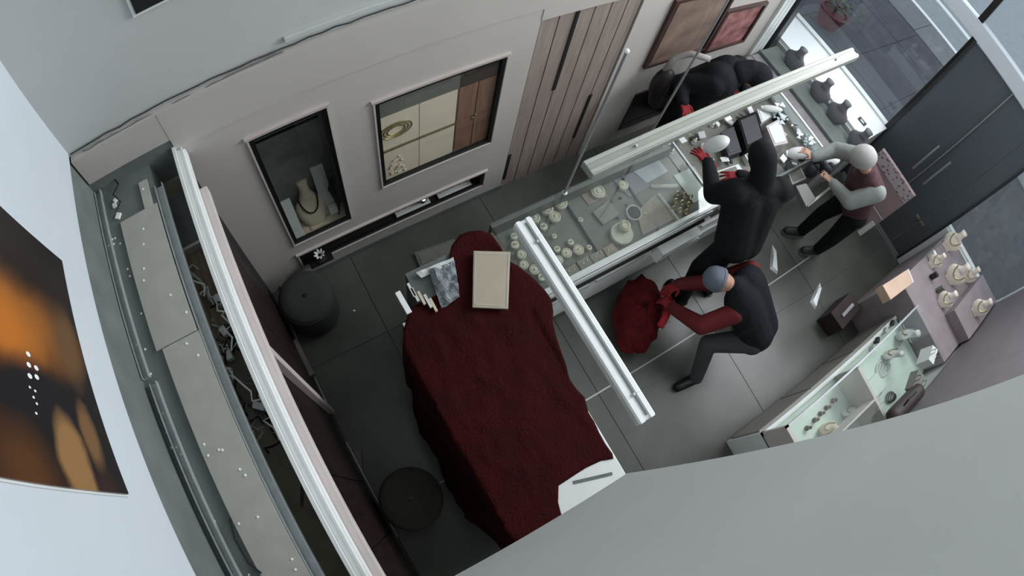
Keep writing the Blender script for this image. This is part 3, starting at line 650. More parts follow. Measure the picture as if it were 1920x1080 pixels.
left = [(.62, -.40), (.57, -.60), (.40, -.66), (.24, -.58), (.20, -.40), (.14, -.25), (.13, 0), (.16, .2), (.15, .4), (.19, .6), (.24, .78), (.33, .93), (.42, 1.03), (.52, 1.04), (.62, 1.03), (.70, 1.05), (.74, 1.10), (.78, 1.2), (.84, 1.28)]
poly = [Vector((p.x, p.y, 0)) for p in out3] + [Vector((x, y, 0)) for x, y in left]
# resample and build a wrinkled sheet that hangs down past the desk edge
res = []
for i in range(len(poly)):
    a, c2 = poly[i], poly[(i+1) % len(poly)]; n = max(1, int((c2-a).length/.03))
    res += [a.lerp(c2, k/n) for k in range(n)]
from mathutils import noise
ctr = Vector((.70, .45, 0)); NR = 26; vs = []; fs = []
def cloth_z(x, y):
    z = .992 + .016*noise.noise(Vector((x*5, y*5, 0))) + .010*noise.noise(Vector((x*14, y*9, 3)))
    z = max(z, .989)
    if x > 1.08: z = max(z, 1.004)
    if x < .275:
        k = (.275-x); z = .985 - k*4.2
    
    return max(z, .12)
n = len(res)
for j in range(NR):
    f = (j+1)/NR
    for i, p in enumerate(res):
        q = ctr.lerp(p, f)
        if q.x < .275: q.x += .035*noise.noise(Vector((q.y*9, 1, 5)))*min(1, (.275-q.x)/.06)
        vs.append((q.x, q.y, cloth_z(q.x, q.y)))
vs.append((ctr.x, ctr.y, cloth_z(ctr.x, ctr.y)))
for j in range(NR-1): fs += [(j*n+i, (j+1)*n+i, (j+1)*n+(i+1)%n, j*n+(i+1)%n) for i in range(n)]
fs += [(len(vs)-1, i, (i+1) % n) for i in range(n)]
cl = tag(MB().add(vs, fs).build('red_cloth', M_red, smooth=True), 'dark red cloth draped over the desk and hanging down its side', 'cloth')
sm = cl.modifiers.new('thickness', 'SOLIDIFY'); sm.thickness = .004; sm.offset = 1
# cream tablet lying on the cloth
p = [at(x, y, 1.035) for x, y in ((888, 470), (957, 472), (953, 579), (886, 576))]; c = sum(p, Vector())/4
t = thing('display_tablet', (c.x, c.y, 1.015), 'flat cream rectangular tray lying on the red cloth', 'tray')
MB().prism([(q.x, q.y) for q in p], 1.015, 1.035).build('slab', mat('tan_card', (176, 164, 146), .7, var=.03), t, bevel=.003)
q = [c.lerp(v, .90) for v in p]
for i in range(4): MB().bar(Vector((q[i].x, q[i].y, 1.0355)), Vector((q[(i+1) % 4].x, q[(i+1) % 4].y, 1.0355)), .006, .003).build('rim', M_velvet, t)
# packaging rack at the end of the desk
t = thing('packaging_tray', at(820, 535, 1.0), 'crumpled clear packaging and white cards beside the red cloth', 'packaging')
ORG[t.name].z = .99; t.location = ORG[t.name]
M_film = mat('clear_film', (150, 158, 164), .25, var=.35, scale=25, bump=.8)
def sheet(pix, z, seed, m, name, amp=.012, n=9):
    ps = [at(x, y, z) for x, y in pix]; vs = []; fs = []
    for j in range(n):
        for i in range(n):
            u, v_ = i/(n-1), j/(n-1); q = ps[0].lerp(ps[1], u).lerp(ps[3].lerp(ps[2], u), v_)
            vs.append(q + Vector((0, 0, amp*(noise.noise(Vector((q.x*22, q.y*22, seed))) + .6))))
    fs = [(j*n+i, j*n+i+1, (j+1)*n+i+1, (j+1)*n+i) for j in range(n-1) for i in range(n-1)]
    o = MB().add(vs, fs).build(name, m, t); s2 = o.modifiers.new('thickness', 'SOLIDIFY'); s2.thickness = .003; return o
sheet([(805, 510), (852, 492), (862, 560), (828, 583)], .99, 1, M_film, 'film', .05, 12)
sheet([(780, 512), (850, 485), (852, 494), (790, 522)], 1.0, 2, M_paper, 'film_edge', .02)
for i, (px, py) in enumerate([(772, 542), (784, 548), (796, 554), (806, 561), (765, 533)]):
    a, c2 = at(px, py, 1.0), at(px+13, py+24, 1.0)
    MB().bar(a + Vector((0, 0, .01)), c2 + Vector((0, 0, .01)), .016, .02).build('card_roll', (M_paper, M_cream)[i % 2], t)
MB().bar(at(745, 548, .99), at(768, 588, .99), .035, .025).build('box_edge', M_glossw, t, bevel=.003)
tag(MB().ell(at(780, 650, .78), .05, .10, .18, rz(.2)).ell(at(772, 610, .84), .06, .05, .06).build('dark_bag', M_dark, smooth=True), 'black cloth bag hanging at the corner of the red table', 'bag')
t = thing('tray', at(820, 470, .0), 'thin grey tray on the floor behind the counter', 'tray')
a = at(820, 475, .02); MB().obox(a, .35, .14, .02, rz(-.1)).build('tray_base', M_raw, t, bevel=.004); MB().obox(a+Vector((0, 0, .012)), .3, .1, .006, rz(-.1)).build('inner', M_greyv, t)
t = thing('floor_duct', (1.75, 1.46, 0), 'low dark box duct along the floor behind the counter', 'duct')
MB().box((1.0, 1.36, 0), (2.3, 1.44, .09)).build('duct', M_raw, t, bevel=.004); MB().box((1.0, 1.37, .09), (2.3, 1.43, .094)).build('duct_lid', M_greyv, t)

# ------------------------------------------------------------------ ransacked display case next to the counter
t = thing('display_case', (3.42, 1.05, 0), 'open ransacked white display case at the window end of the counter', 'display case')
EX0, EX1, EY0, EY1 = 2.74, 4.14, .70, 1.42
MB().box((EX0, EY0+.03, 0), (EX1, EY1, .80)).build('body', M_white, t)
MB().box((EX0, EY0, .80), (EX1, EY1, .82)).build('display_bed', M_greyv, t)
MB().box((EX0, EY0, .82), (EX1, EY0+.02, .93)).build('front_rail', M_raw, t); MB().box((EX0, EY1-.02, .82), (EX1, EY1, .95)).build('rear_rail', M_chrome, t)
MB().box((EX1-.02, EY0, .82), (EX1, EY1, .97)).build('end_rail', M_glossw, t)
MB().box((4.0, EY0+.03, .955), (EX1-.01, EY1-.03, .963)).build('glass_top', M_glass, t)
for z in (.3, .55): MB().box((EX0+.05, EY0+.015, z), (EX1-.05, EY0+.03, z+.02)).build('front_groove', M_chrome, t)
zc = .823
M_shard = mat('shattered_glass', (150, 172, 174), .15, var=.5, scale=60, bump=.6)
rr = random.Random(5)
ts = thing('broken_glass', (3.95, 1.0, zc), 'strip of shattered teal glass along the window end of the case', 'glass')
for k in range(46):
    a = at(1452 + rr.random()*86, 196 + 0, zc); u = rr.random(); px = 1450 + 95*u + rr.uniform(-10, 12); py = 200 + 100*u + rr.uniform(-9, 9)
    c = at(px, py, .975); s_ = rr.uniform(.015, .05); a0 = rr.random()*6
    MB().prism([(c.x+s_*math.cos(a0+2.1*j), c.y+s_*math.sin(a0+2.1*j)*.8) for j in range(3)], .965+.004*rr.random(), .972+.01*rr.random()).build('shard', (M_shard, M_glossw, M_zinc)[k % 3], ts)
def crate(pix, z, h, label, m, name='jewellery_box', cat='box', inner=None):
    ps = [at(x, y, z+h) for x, y in pix]; c = sum(ps, Vector())/len(ps)
    t = thing(name, (c.x, c.y, z), label, cat)
    MB().prism([(p.x, p.y) for p in ps], z, z+h).build('box', m, t, bevel=.004)
    q = [c.lerp(p, .8) for p in ps]; MB().prism([(p.x, p.y) for p in q], z+h, z+h+.004).build('lid_inset', inner or m, t)
    return t
M_char = mat('charcoal_card', (46, 48, 52), .6, var=.2); M_pinkgrey = mat('pink_grey_card', (186, 178, 180), .6)
crate([(1383, 222), (1418, 208), (1434, 262), (1400, 280)], zc, .12, 'black upright box in the middle of the ransacked case', M_dark, inner=M_char)
crate([(1352, 248), (1376, 236), (1391, 284), (1366, 293)], zc, .09, 'charcoal box left of the black upright box', M_char)
crate([(1436, 236), (1462, 222), (1478, 268), (1452, 274)], zc, .14, 'pale pink grey folded box beside the shattered glass', M_pinkgrey, inner=M_paper)
crate([(1419, 204), (1442, 196), (1450, 216), (1428, 230)], zc, .13, 'white bent card above the pale folded box', M_paper, 'folded_card', 'card')
crate([(1456, 210), (1470, 206), (1480, 222), (1466, 228)], zc, .10, 'small black box near the shattered glass', M_black)
crate([(1340, 322), (1382, 308), (1396, 336), (1352, 350)], zc, .08, 'open white tray in front of the hooded person', M_paper, 'tray', 'tray', M_greyv)
crate([(1396, 290), (1420, 276), (1430, 292), (1404, 304)], zc, .06, 'narrow white tray behind the black hood', M_paper, 'tray', 'tray', M_greyv)
crate([(1476, 320), (1500, 310), (1512, 334), (1486, 346)], zc, .05, 'pale tray right of the black hood', M_pinkgrey, 'tray', 'tray', M_greyv)
def vase(px, py, z, L, r, tilt, label, m=M_glossw):
    c = at(px, py, z); d = Matrix.Rotation(tilt[1], 3, 'Z') @ Matrix.Rotation(tilt[0], 3, 'X')
    t = thing('display_bust', (c.x, c.y, zc), label, 'display bust')
    MB().ell(c, r, r*.75, L, d, 18, 12).build('form', m, t, smooth=True)
    MB().lathe(c - d @ Vector((0, 0, L*1.02)), [(r*.45, 0), (r*.55, .012), (r*.4, .02)], 16, M=d).build('foot', m, t)
vase(1343, 270, .95, .13, .075, (.5, .6), 'white egg shaped display bust beside the red glove')
vase(1497, 287, .93, .11, .06, (.9, .8), 'white display bust lying near the shattered glass', M_glossw)
vase(1557, 300, .95, .09, .055, (.9, .8), 'white display bust lying at the corner by the grey cap', M_glossw)
vase(1447, 204, 1.0, .10, .035, (1.3, .9), 'slim white hand shaped stand at the lamp side of the case', M_paper)
rr = random.Random(9)
labs = ['white ring cone nearest the steel rod', 'white ring cone second from the steel rod', 'grey ring cone between white cones', 'white ring cone above the egg shaped bust', 'white ring cone near the lamp over the case', 'pale ring cone by the charcoal box', 'small pale ring cone before the red glove', 'pale ring cone at the corner of the grey board']
for k, (px, py) in enumerate([(1240, 276), (1252, 268), (1268, 258), (1290, 250), (1312, 238), (1334, 236), (1300, 268), (1258, 285)]):
    c = at(px, py, zc); t = thing('ring_cone', c, labs[k], 'ring stand', 'ring cones along the lamp')
    MB().lathe(c, [(.022, 0), (.02, .01), (.006, .07), (.001, .075)], 14).build('cone', M_greyv if k in (2,) else M_glossw, t, smooth=True); MB().ring(c + Vector((0, 0, .03)), .017, .004, None, 14, 6).build('ring', M_gold, t)
for k, (px, py, lab) in enumerate([(1521, 322, 'dark box between the two men at the case corner'), (1535, 300, 'black velvet bust beside the shattered glass'), (1548, 318, 'dark pouch under the hand of the capped person')]):
    c = at(px, py, .90); tag(MB().ell(c, .06, .05, .07, rz(k), 12, 8).ell(c + Vector((.03, 0, .05)), .03, .03, .04).build('velvet_pouch', M_char, smooth=True), lab, 'pouch')

rr = random.Random(21)
for k in range(22):
    px, py = [(1372, 226), (1405, 200), (1452, 240), (1470, 250), (1425, 262), (1448, 268), (1358, 300), (1330, 300), (1372, 300), (1385, 318), (1470, 296), (1482, 312), (1500, 322), (1528, 296), (1512, 300), (1318, 250), (1280, 262), (1306, 256), (1412, 292), (1360, 218), (1392, 214), (1344, 226)][k]
    c = at(px, py, zc+.05); c.y = min(1.36, max(.76, c.y)); c.x = min(4.08, max(2.80, c.x)); c.z = zc+.012+.05*rr.random()
    Mr = rz(rr.random()*3) @ Matrix.Rotation(rr.uniform(-.5, .5), 3, 'X') @ Matrix.Rotation(rr.uniform(-.4, .4), 3, 'Y')
    b_ = MB().obox(c, rr.uniform(.04, .09), rr.uniform(.03, .06), rr.uniform(.006, .02), Mr)
    dark = k % 3 == 2
    tag(b_.build('jewellery_card', (M_paper, M_glossw, M_char)[k % 3], bevel=.002), 'small dark jewellery card strewn in the ransacked case' if dark else 'small white jewellery card strewn in the ransacked case', 'card', 'strewn dark cards' if dark else 'strewn white cards')

# ------------------------------------------------------------------ window display platform and white sill
t = thing('window_platform', (4.47, 1.3, 0), 'grey pink stepped display platform behind the shop window', 'platform')
M_plat = mat('platform_cloth', (134, 128, 132), .8, var=.12, scale=12)
MB().box((4.16, .60, 0), (4.46, 1.90, .80)).build('lower_step', M_plat, t, bevel=.005); MB().box((4.46, .60, 0), (4.74, 1.90, .84)).build('upper_step', M_raw, t, bevel=.005)
for x in (4.25, 4.34): MB().box((x, .60, .80), (x+.012, 1.90, .806)).build('groove_strip', M_greyv, t)
t = thing('window_sill', (5.0, 1.4, 0), 'bright white window sill board behind the shop glass', 'window sill'); t['kind'] = 'structure'; del t['category']
MB().box((4.80, .62, .86), (5.30, 2.25, .90)).build('board', M_glossw, t); MB().box((4.78, .62, 0), (5.28, 2.25, .86)).build('base', M_white, t)
MB().obox((4.99, .80, .902), .07, .10, .003, rz(.1)).build('dark_sticker', M_char, t); MB().obox((4.99, .80, .904), .03, .05, .003, rz(.1)).build('sticker_mark', M_paper, t)
for k, (px, py, lab) in enumerate([(1500, 112, 'dark grey necklace bust before the white sill, nearest the pilaster'), (1548, 170, 'dark grey necklace bust before the white sill, second from the pilaster'), (1575, 212, 'dark grey necklace bust before the white sill, third from the pilaster'), (1614, 264, 'dark grey necklace bust before the white sill, nearest the grey cap')]):
    c = at(px, py, .90); c.x = 4.66; c.z = .841
    bust('necklace_bust', lab, c, .24, mat('bust_grey', (104, 106, 110), .6), face=math.pi, w=.24, group='busts before the window sill')
# glass and door
w1 = thing('window_1', (5.34, 1.3, .9), 'large shop window pane over the white sill', 'window'); w1['kind'] = 'structure'; del w1['category']
MB().box((5.335, .66, .9), (5.343, 2.28, 2.45)).build('pane', M_glass, w1)
MB().box((5.31, .62, 0), (5.37, .66, 2.45)).build('window_frame', M_black, w1); MB().box((5.30, .66, .88), (5.37, 2.28, .92)).build('window_frame', M_white, w1)
d1 = thing('door_1', (5.33, .05, 0), 'dark tinted glass double door of the shop', 'door'); d1['kind'] = 'structure'; del d1['category']
for ya, yb in ((.055, .61), (-.52, .045)):
    MB().box((5.32, ya, .03), (5.335, yb, 2.42)).build('door_leaf', M_door, d1)
MB().box((5.30, .044, .0), (5.345, .056, 2.42)).build('door_seam', M_chrome, d1)
MB().box((5.30, .60, 0), (5.35, .625, 2.45)).build('door_jamb', M_char, d1); MB().box((5.30, -.545, 0), (5.35, -.52, 2.45)).build('door_jamb', M_char, d1)
for y in (-.05, .14): MB().cyl((5.27, y, .9), (5.27, y, 1.35), .012).build('door_handle', M_chrome, d1)
for y in (-.30, -.36): MB().box((5.30, y-.04, .55), (5.318, y+.04, .58)).build('door_sticker', M_greyv, d1)
struct(MB().box((5.28, -1.5, 0), (5.4, -.545, .85)).build('wall_street_lower', M_white))
w3 = thing('window_3', (5.34, -1.0, .85), 'shop window pane beyond the right display platform', 'window'); w3['kind'] = 'structure'; del w3['category']
MB().box((5.335, -1.5, .85), (5.343, -.545, 2.45)).build('pane', M_glass, w3); MB().box((5.31, -1.5, .83), (5.37, -.545, .87)).build('window_frame', M_white, w3)
# standing sign by the door
def pat_mat():
    m = bpy.data.materials.new('pink_print'); m.use_nodes = True; nt = m.node_tree; b = nt.nodes['Principled BSDF']; tc = nt.nodes.new('ShaderNodeTexCoord')
    vo = nt.nodes.new('ShaderNodeTexVoronoi'); vo.inputs['Scale'].default_value = 26; cr = nt.nodes.new('ShaderNodeValToRGB'); e = cr.color_ramp.elements
    e[0].color = (lin(96), lin(80), lin(90), 1); e[1].color = (lin(206), lin(192), lin(196), 1); e[0].position = .15; e[1].position = .45
    nt.links.new(tc.outputs['Object'], vo.inputs['Vector']); nt.links.new(vo.outputs['Distance'], cr.inputs[0]); nt.links.new(cr.outputs[0], b.inputs['Base Color']); return m
t = thing('standing_sign', (4.95, .18, 0), 'pinkish printed standing board in front of the dark door', 'sign')
MB().box((4.94, -.09, 0), (4.965, .46, .95)).build('board', mat('dusty_pink', (176, 152, 154), .5, var=.1), t, bevel=.003)
MB().box((4.932, -.085, .78), (4.942, .455, .945)).build('patterned_band', pat_mat(), t); MB().box((4.934, -.085, .40), (4.941, .455, .41)).build('line', M_paper, t)
for k in range(5): MB().box((4.934, -.085+.11*k, .01), (4.941, -.03+.11*k, .28)).build('stripe', (M_glossw, M_char)[k % 2], t)
MB().box((4.965, .0, 0), (5.12, .02, .03)).build('foot', M_chrome, t); MB().box((4.965, .34, 0), (5.12, .36, .03)).build('foot', M_chrome, t)

# ------------------------------------------------------------------ the street
M_pave = mat('pavement', (78, 77, 85), .8, var=.18, scale=3, bump=.2); M_kerb = mat('kerb_stone', (122, 124, 126), .8, var=.08)
M_road = mat('pale_setts', (150, 158, 160), .7, var=.08)
g = struct(MB().box((5.4, -8, -.4), (9.7, 12, -.13)).build('ground_pavement', mat('sand_bed', (80, 80, 84), .9)), 'grey violet pavement outside the shop window')
for i in range(5):
    for j in range(9):
        xa, ya = 5.45 + .85*i, -1.5 + .85*j
        if -.2 < ya+.8: MB().box((xa+.004, ya+.004, -.16), (xa+.846, ya+.846, -.12 + .003*random.random())).build('paving_slab', M_pave, g)
k_ = struct(MB().box((9.72, -8, -.4), (10.62, 12, -.125)).build('ground_kerb', mat('kerb_bed', (110, 112, 114), .8)), 'lighter kerb strip beyond the pavement')
for j in range(10): MB().box((9.73, -2+1.0*j+.005, -.2), (10.61, -1+1.0*j-.005, -.10)).build('kerb_slab', M_kerb, k_)
r_ = struct(MB().box((10.64, -8, -.5), (22, 12, -.16)).build('ground_road', M_road), 'pale street surface')
MB().box((10.66, -4, -.2), (10.78, 10, -.11)).build('white_edge', M_glossw, r_); MB().box((11.9, -4, -.2), (12.05, 10, -.13)).build('white_edge', M_glossw, r_)
# planter outside
c = at(1548, 45, -.12)
t = thing('potted_shrub', c, 'leafy shrub in a maroon pot on the pavement outside', 'potted plant')
MB().lathe(c, [(.16, 0), (.22, .25), (.24, .3), (.20, .3), (.19, .27), (.001, .27)], 20).build('pot', mat('maroon_pot', (112, 56, 66), .5), t)
rr = random.Random(3); M_leaf = mat('dusty_leaf', (82, 92, 78), .7, var=.5, scale=9)
for k in range(90):
    p_ = c + Vector((rr.gauss(0, .16), rr.gauss(0, .18), .35 + abs(rr.gauss(0, .16)))); a = rr.random()*6; s_ = rr.uniform(.04, .08)
    Ml = rz(a) @ Matrix.Rotation(rr.uniform(-.6, .6), 3, 'X')
    MB().add([p_ + Ml @ Vector(v) for v in ((-s_, 0, 0), (0, -s_*.4, .008), (s_, 0, 0), (0, s_*.4, .008), (0, 0, -.006))], [(0, 1, 3), (1, 2, 3), (0, 4, 1), (1, 4, 2), (2, 4, 3), (3, 4, 0)]).build('leaf', M_leaf, t)
for k in range(4): MB().cyl(c + Vector((0, 0, .25)), c + Vector((.1*math.cos(k*1.6), .1*math.sin(k*1.6), .5)), .008, .004, 6).build('stem', M_brownd, t)

# ------------------------------------------------------------------ showcase along the right wall
SX0, SX1, SY0, SY1 = 2.25, 4.14, -.865, -1.47
t = thing('low_showcase', (3.2, -1.17, 0), 'long white lit showcase along the right wall', 'showcase')
MB().box((SX0, SY1, 0), (SX1, SY0, .55)).build('body', M_white, t); MB().box((SX0+.03, SY0-.004, .04), (SX1, SY0+.012, .50)).build('front_panel', mat('greige_front', (138, 134, 126), .5, var=.06), t, bevel=.004)
for x in (2.9, 3.5): MB().box((x, SY0+.008, .04), (x+.008, SY0+.014, .50)).build('panel_joint', M_slot, t)
M_greenlit = mat('green_lit_white', (206, 222, 212), .6, var=.04)  # white bed; the greenish light on it is mixed into the colour
MB().box((SX0, SY1, .55), (SX1, SY0-.03, .565)).build('display_bed', M_greenlit, t)
MB().box((SX0, SY0-.03, .55), (SX1, SY0, .585)).build('front_rail', M_glossw, t); MB().box((SX0, SY1, .55), (SX0+.03, SY0, .90)).build('end_panel', M_panel, t)
MB().box((SX0, SY0-.016, .885), (SX1, SY0, .90)).build('glass_edge_trim', M_chrome, t)
MB().box((SX0+.03, SY1, .89), (SX1, SY0-.016, .898)).build('glass_top', M_glass, t); MB().box((SX0+.03, SY0-.008, .585), (SX1, SY0-.002, .885)).build('glass_front', M_glass, t)
MB().box((3.12, SY1, .565), (3.15, SY0-.03, .885)).build('divider', M_panel, t)
MB().box((SX0+.03, -1.20, .73), (3.12, -1.185, .885)).build('shelf_edge', M_panel, t)
zs2 = .566
for px, py, h, w_, lab in ((1548, 800, .18, .17, 'cream necklace bust nearest the grey wall in the right showcase'), (1590, 768, .15, .14, 'pale necklace bust beside the green-lit panel'), (1690, 625, .24, .20, 'white necklace bust in the far bay of the right showcase'), (1665, 662, .20, .17, 'pale necklace bust before the far white bust')):
    c = at(px, py, zs2+.05); c.z = zs2; c.y = max(-1.40, min(-.98, c.y))
    bust('necklace_bust', lab, c, h, M_cream if 'cream' in lab else M_paper, face=math.pi/2, w=w_, chain=M_gold)
def coil(px, py, z, R, label, m, k=3, name='necklace', cat='necklace'):
    c = at(px, py, z); b_ = thing(name, c, label, cat)
    for i in range(k): MB().ring(c + Vector((.012*i, -.01*i, .008+.004*i)), R*(1-.16*i), .007, Matrix.Diagonal((1.2, .8, 1)), 26, 6).build('strand', m, b_)
coil(1700, 603, zs2+.01, .10, 'large coiled pearl necklace at the far end of the right showcase', M_glossw, 4)
coil(1706, 612, zs2+.01, .07, 'small coiled pearl necklace near the beige box', M_glossw, 3)
coil(1655, 690, zs2+.01, .08, 'coiled necklace beside the showcase divider', M_paper, 3)
coil(1640, 735, zs2+.01, .09, 'pair of looped necklaces on the green-lit bed behind the shelf edge', M_paper, 2)
coil(1668, 745, zs2+.01, .05, 'small dark coiled bracelet near the paper bags', M_char, 3, 'bracelet', 'bracelet')
coil(1712, 632, zs2+.01, .06, 'small coiled necklace behind the far white bust', M_glossw, 3)
coil(1565, 815, zs2+.01, .06, 'small coiled necklace nearest the grey wall', M_gold, 3)
for k, (px, py) in enumerate([(1512, 803), (1526, 788), (1537, 776), (1548, 765), (1560, 752)]):
    c = at(px, py, zs2); c.z = zs2
    t = thing('ring_stand', c, ('first', 'second', 'third', 'fourth', 'fifth')[k] + ' dark ring stand from the grey wall in the right showcase', 'ring stand', 'dark ring stands')
    MB().lathe(c, [(.02, 0), (.02, .015), (.01, .03), (.014, .06), (.001, .065)], 12).build('post', M_brownd, t); MB().ring(c + Vector((0, 0, .05)), .016, .004, None, 14, 6).build('ring', M_gold, t)
quad_board([(1598, 745), (1640, 700), (1660, 725), (1615, 770)], 'plain white display panel coloured as green-lit in the right showcase', M_greenlit, .03, z=zs2)
for k, (px, py) in enumerate([(1640, 640), (1655, 622), (1668, 608), (1632, 655)]):
    c = at(px, py, zs2); c.z = zs2
    tag(MB().obox(c + Vector((0, 0, .03)), .05, .03, .06, rz(.5)).build('card_stand', (M_char, M_paper)[k % 2], bevel=.004), ('dark earring card second from the divider', 'white earring card between two dark ones', 'dark earring card nearest the coiled pearls', 'white earring card nearest the divider')[k], 'card')
# paper bags and counters behind
def paper_bag(px, py, z, sx, sy, h, a, label, m):
    c = at(px, py, z+h); c.z = z; t = thing('paper_bag', c, label, 'bag'); R = rz(a)
    v = lambda x, y, zz: c + R @ Vector((x*sx/2, y*sy/2, zz))
    vs = [v(-1,-1,0), v(1,-1,0), v(1,1,0), v(-1,1,0), v(-.95,-.9,h), v(.95,-.9,h), v(.95,.9,h), v(-.95,.9,h), v(0,-.85,h*.5)]
    MB().add(vs, [(0,3,2,1), (0,1,8), (1,5,8), (5,4,8), (4,0,8), (1,2,6,5), (2,3,7,6), (3,0,4,7), (4,5,6,7)]).build('bag_body', m, t)
    for s_ in (-1, 1): MB().tube([v(-.3, s_*.8, h), v(-.25, s_*.8, h+.05), v(.25, s_*.8, h+.05), v(.3, s_*.8, h)], .003, 5).build('handle', M_char, t)
paper_bag(1750, 665, .90, .16, .08, .16, .4, 'pale grey paper bag standing on the right showcase', M_paper)
paper_bag(1723, 715, .90, .18, .10, .10, .4, 'darker grey paper bag below the pale one', M_greyv)
M_warmw = mat('warm_white_velvet', (246, 236, 222), .6, var=.03)
# display platform in the right window
t = thing('window_platform', (4.7, -1.0, 0), 'pinkish grey display platform in the right window', 'platform')
M_plat2 = mat('dusky_pink_cloth', (150, 138, 142), .8, var=.1, scale=8)
MB().box((4.16, -1.47, 0), (5.27, -.60, .84)).build('base', M_plat2, t, bevel=.005); MB().box((4.5, -1.47, .84), (5.27, -1.15, .98)).build('upper_step', M_plat2, t, bevel=.005)
MB().box((4.55, -.60, .84), (5.27, -.592, 1.05)).build('glass_guard', M_glass, t)
c = at(1682, 540, .93)
t = thing('beige_box', (4.28, -.76, .84), 'beige and pink gift box at the corner of the right window', 'box')
q = [at(x, y, .95) for x, y in ((1655, 535), (1702, 505), (1712, 530), (1670, 562))]
MB().prism([(p.x, p.y) for p in q], .84, .95).build('box', mat('beige_card', (206, 176, 154), .6, var=.08), t, bevel=.003); MB().prism([(p.x, p.y) for p in q[1:3] + [q[2] + Vector((.012, 0, 0)), q[1] + Vector((.012, 0, 0))]], .84, .952).build('white_end', M_glossw, t)
for px, py, h, w_, lab in ((1778, 455, .26, .20, 'white necklace bust farthest along the right window'), (1752, 492, .18, .14, 'small white bust behind the gift box'), (1786, 520, .26, .22, 'largest white necklace bust of the right window'), (1770, 565, .20, .17, 'white necklace bust below the largest one'), (1815, 590, .22, .18, 'white necklace bust standing on the step at the right edge'), (1826, 505, .20, .16, 'white necklace bust half out of the picture')):
    c = at(px, py, .90); c.y = max(-1.38, min(-.68, c.y)); c.x = min(c.x, 5.1); c.z = .981 if (c.x > 4.5 and c.y < -1.15) else .841
    bust('necklace_bust', lab, c, h, M_warmw, face=math.pi, w=w_, group='busts in the right window', chain=M_gold)
for k, (px, py) in enumerate([(1742, 480), (1746, 520), (1758, 545)]):
    c = at(px, py, .85); c.z = .841
    tag(MB().obox(c + Vector((0, 0, .05)), .03, .05, .10, rz(.3*k)).build('card_stand', (M_glossw, M_char, M_greyv)[k], bevel=.003), ('white slim card stand behind the gift box', 'dark slim card stand behind the gift box', 'grey slim card stand behind the gift box')[k], 'card')
# dark bag and string lights on the floor by the platform
t = thing('toolbox', at(1600, 545, 0), 'dark reddish toolbox on the floor by the right window', 'box')
c = at(1612, 562, .25); c.z = 0; c.x -= .22
MB().obox(c + Vector((0, 0, .12)), .36, .2, .24, rz(.1)).build('box', mat('dark_maroon', (52, 34, 34), .6), t, bevel=.01); MB().obox(c + Vector((0, 0, .25)), .2, .03, .03, rz(.1)).build('handle', M_chrome, t)
for k, (px, py, a) in enumerate([(1452, 487, .9), (1532, 555, .5)]):
    c = at(px, py, .01); c.z = 0; R = rz(a)
    vs = [c + R @ Vector(v) for v in ((-.14, -.03, 0), (.12, -.015, 0), (.16, .01, 0), (.05, .035, 0), (-.10, .05, 0), (-.12, -.02, .03), (.08, -.005, .045), (.02, .03, .05), (-.08, .035, .03))]
    tag(MB().add(vs, [(0, 1, 6, 5), (1, 2, 6), (2, 3, 7, 6), (3, 4, 8, 7), (4, 0, 5, 8), (5, 6, 7, 8), (4, 3, 2, 1, 0)]).build('crumpled_paper', M_glossw), ('crumpled white paper on the floor behind the crouching person', 'crumpled white paper on the open floor near the right window')[k], 'paper')

# ------------------------------------------------------------------ people
def fuse(mb, name, voxel, m, parent=None, org=None, smooth=5):
    o = mb.build('tmp', m, org=Vector((0, 0, 0)))
    r = o.modifiers.new('r', 'REMESH'); r.mode = 'VOXEL'; r.voxel_size = voxel; r.use_smooth_shade = True
    s_ = o.modifiers.new('s', 'SMOOTH'); s_.iterations = smooth; s_.factor = .5
    dg = bpy.context.evaluated_depsgraph_get(); dg.update()
    me = bpy.data.meshes.new_from_object(o.evaluated_get(dg)); me.name = name
    bpy.data.objects.remove(o)
    if parent is not None: org = ORG[parent.name]
    me.transform(Matrix.Translation(-Vector(org)))
    if not me.materials: me.materials.append(m)
    n = bpy.data.objects.new(name, me); COL.objects.link(n)
    if parent is not None: n.parent = parent
    else: n.location = org
    ORG[n.name] = Vector(org); return n
def hand(mb, wr, d, nrm, side, k=1., curl=.5, thumb=1):
    """palm and five bent fingers from the wrist; d along the hand, nrm out of the back of the hand, thumb towards side*thumb"""
    d = Vector(d).normalized(); nrm = Vector(nrm); nrm = (nrm - d*nrm.dot(d)).normalized(); s = d.cross(nrm).normalized()*thumb
    wr = Vector(wr)
    for q in (-.028, -.01, .01, .026): mb.cap(wr + s*q*.6, wr + d*.088 + s*q, .016*k, .013*k, 8)
    for j, L in enumerate((.072, .080, .074, .058)):
        b = wr + d*.088 + s*(.031 - .0205*j); dd = (d + s*(.30 - .20*j)).normalized()
        for q, f in enumerate((.45, .32, .23)):
            a = curl*(.5 + .35*q); dd = (dd*math.cos(a) - nrm*math.sin(a)).normalized() if q == 0 else (dd*math.cos(curl*.7) - (s.cross(dd)*thumb*1.0 if False else nrm)*math.sin(curl*.7)).normalized()
            e_ = b + dd*L*f; mb.cap(b, e_, (.0095-.001*q)*k, (.0088-.001*q)*k, 8); b = e_
    b = wr + d*.022 + s*.026; t1 = b + (d*.55 + s*.75 - nrm*.2).normalized()*.038; t2 = t1 + (d*.85 + s*.3 - nrm*.35).normalized()*.032
    mb.cap(b, t1, .013*k, .011*k, 8); mb.cap(t1, t2, .0105*k, .009*k, 8)
M_skin = mat('skin', (176, 136, 116), .6, var=.08)
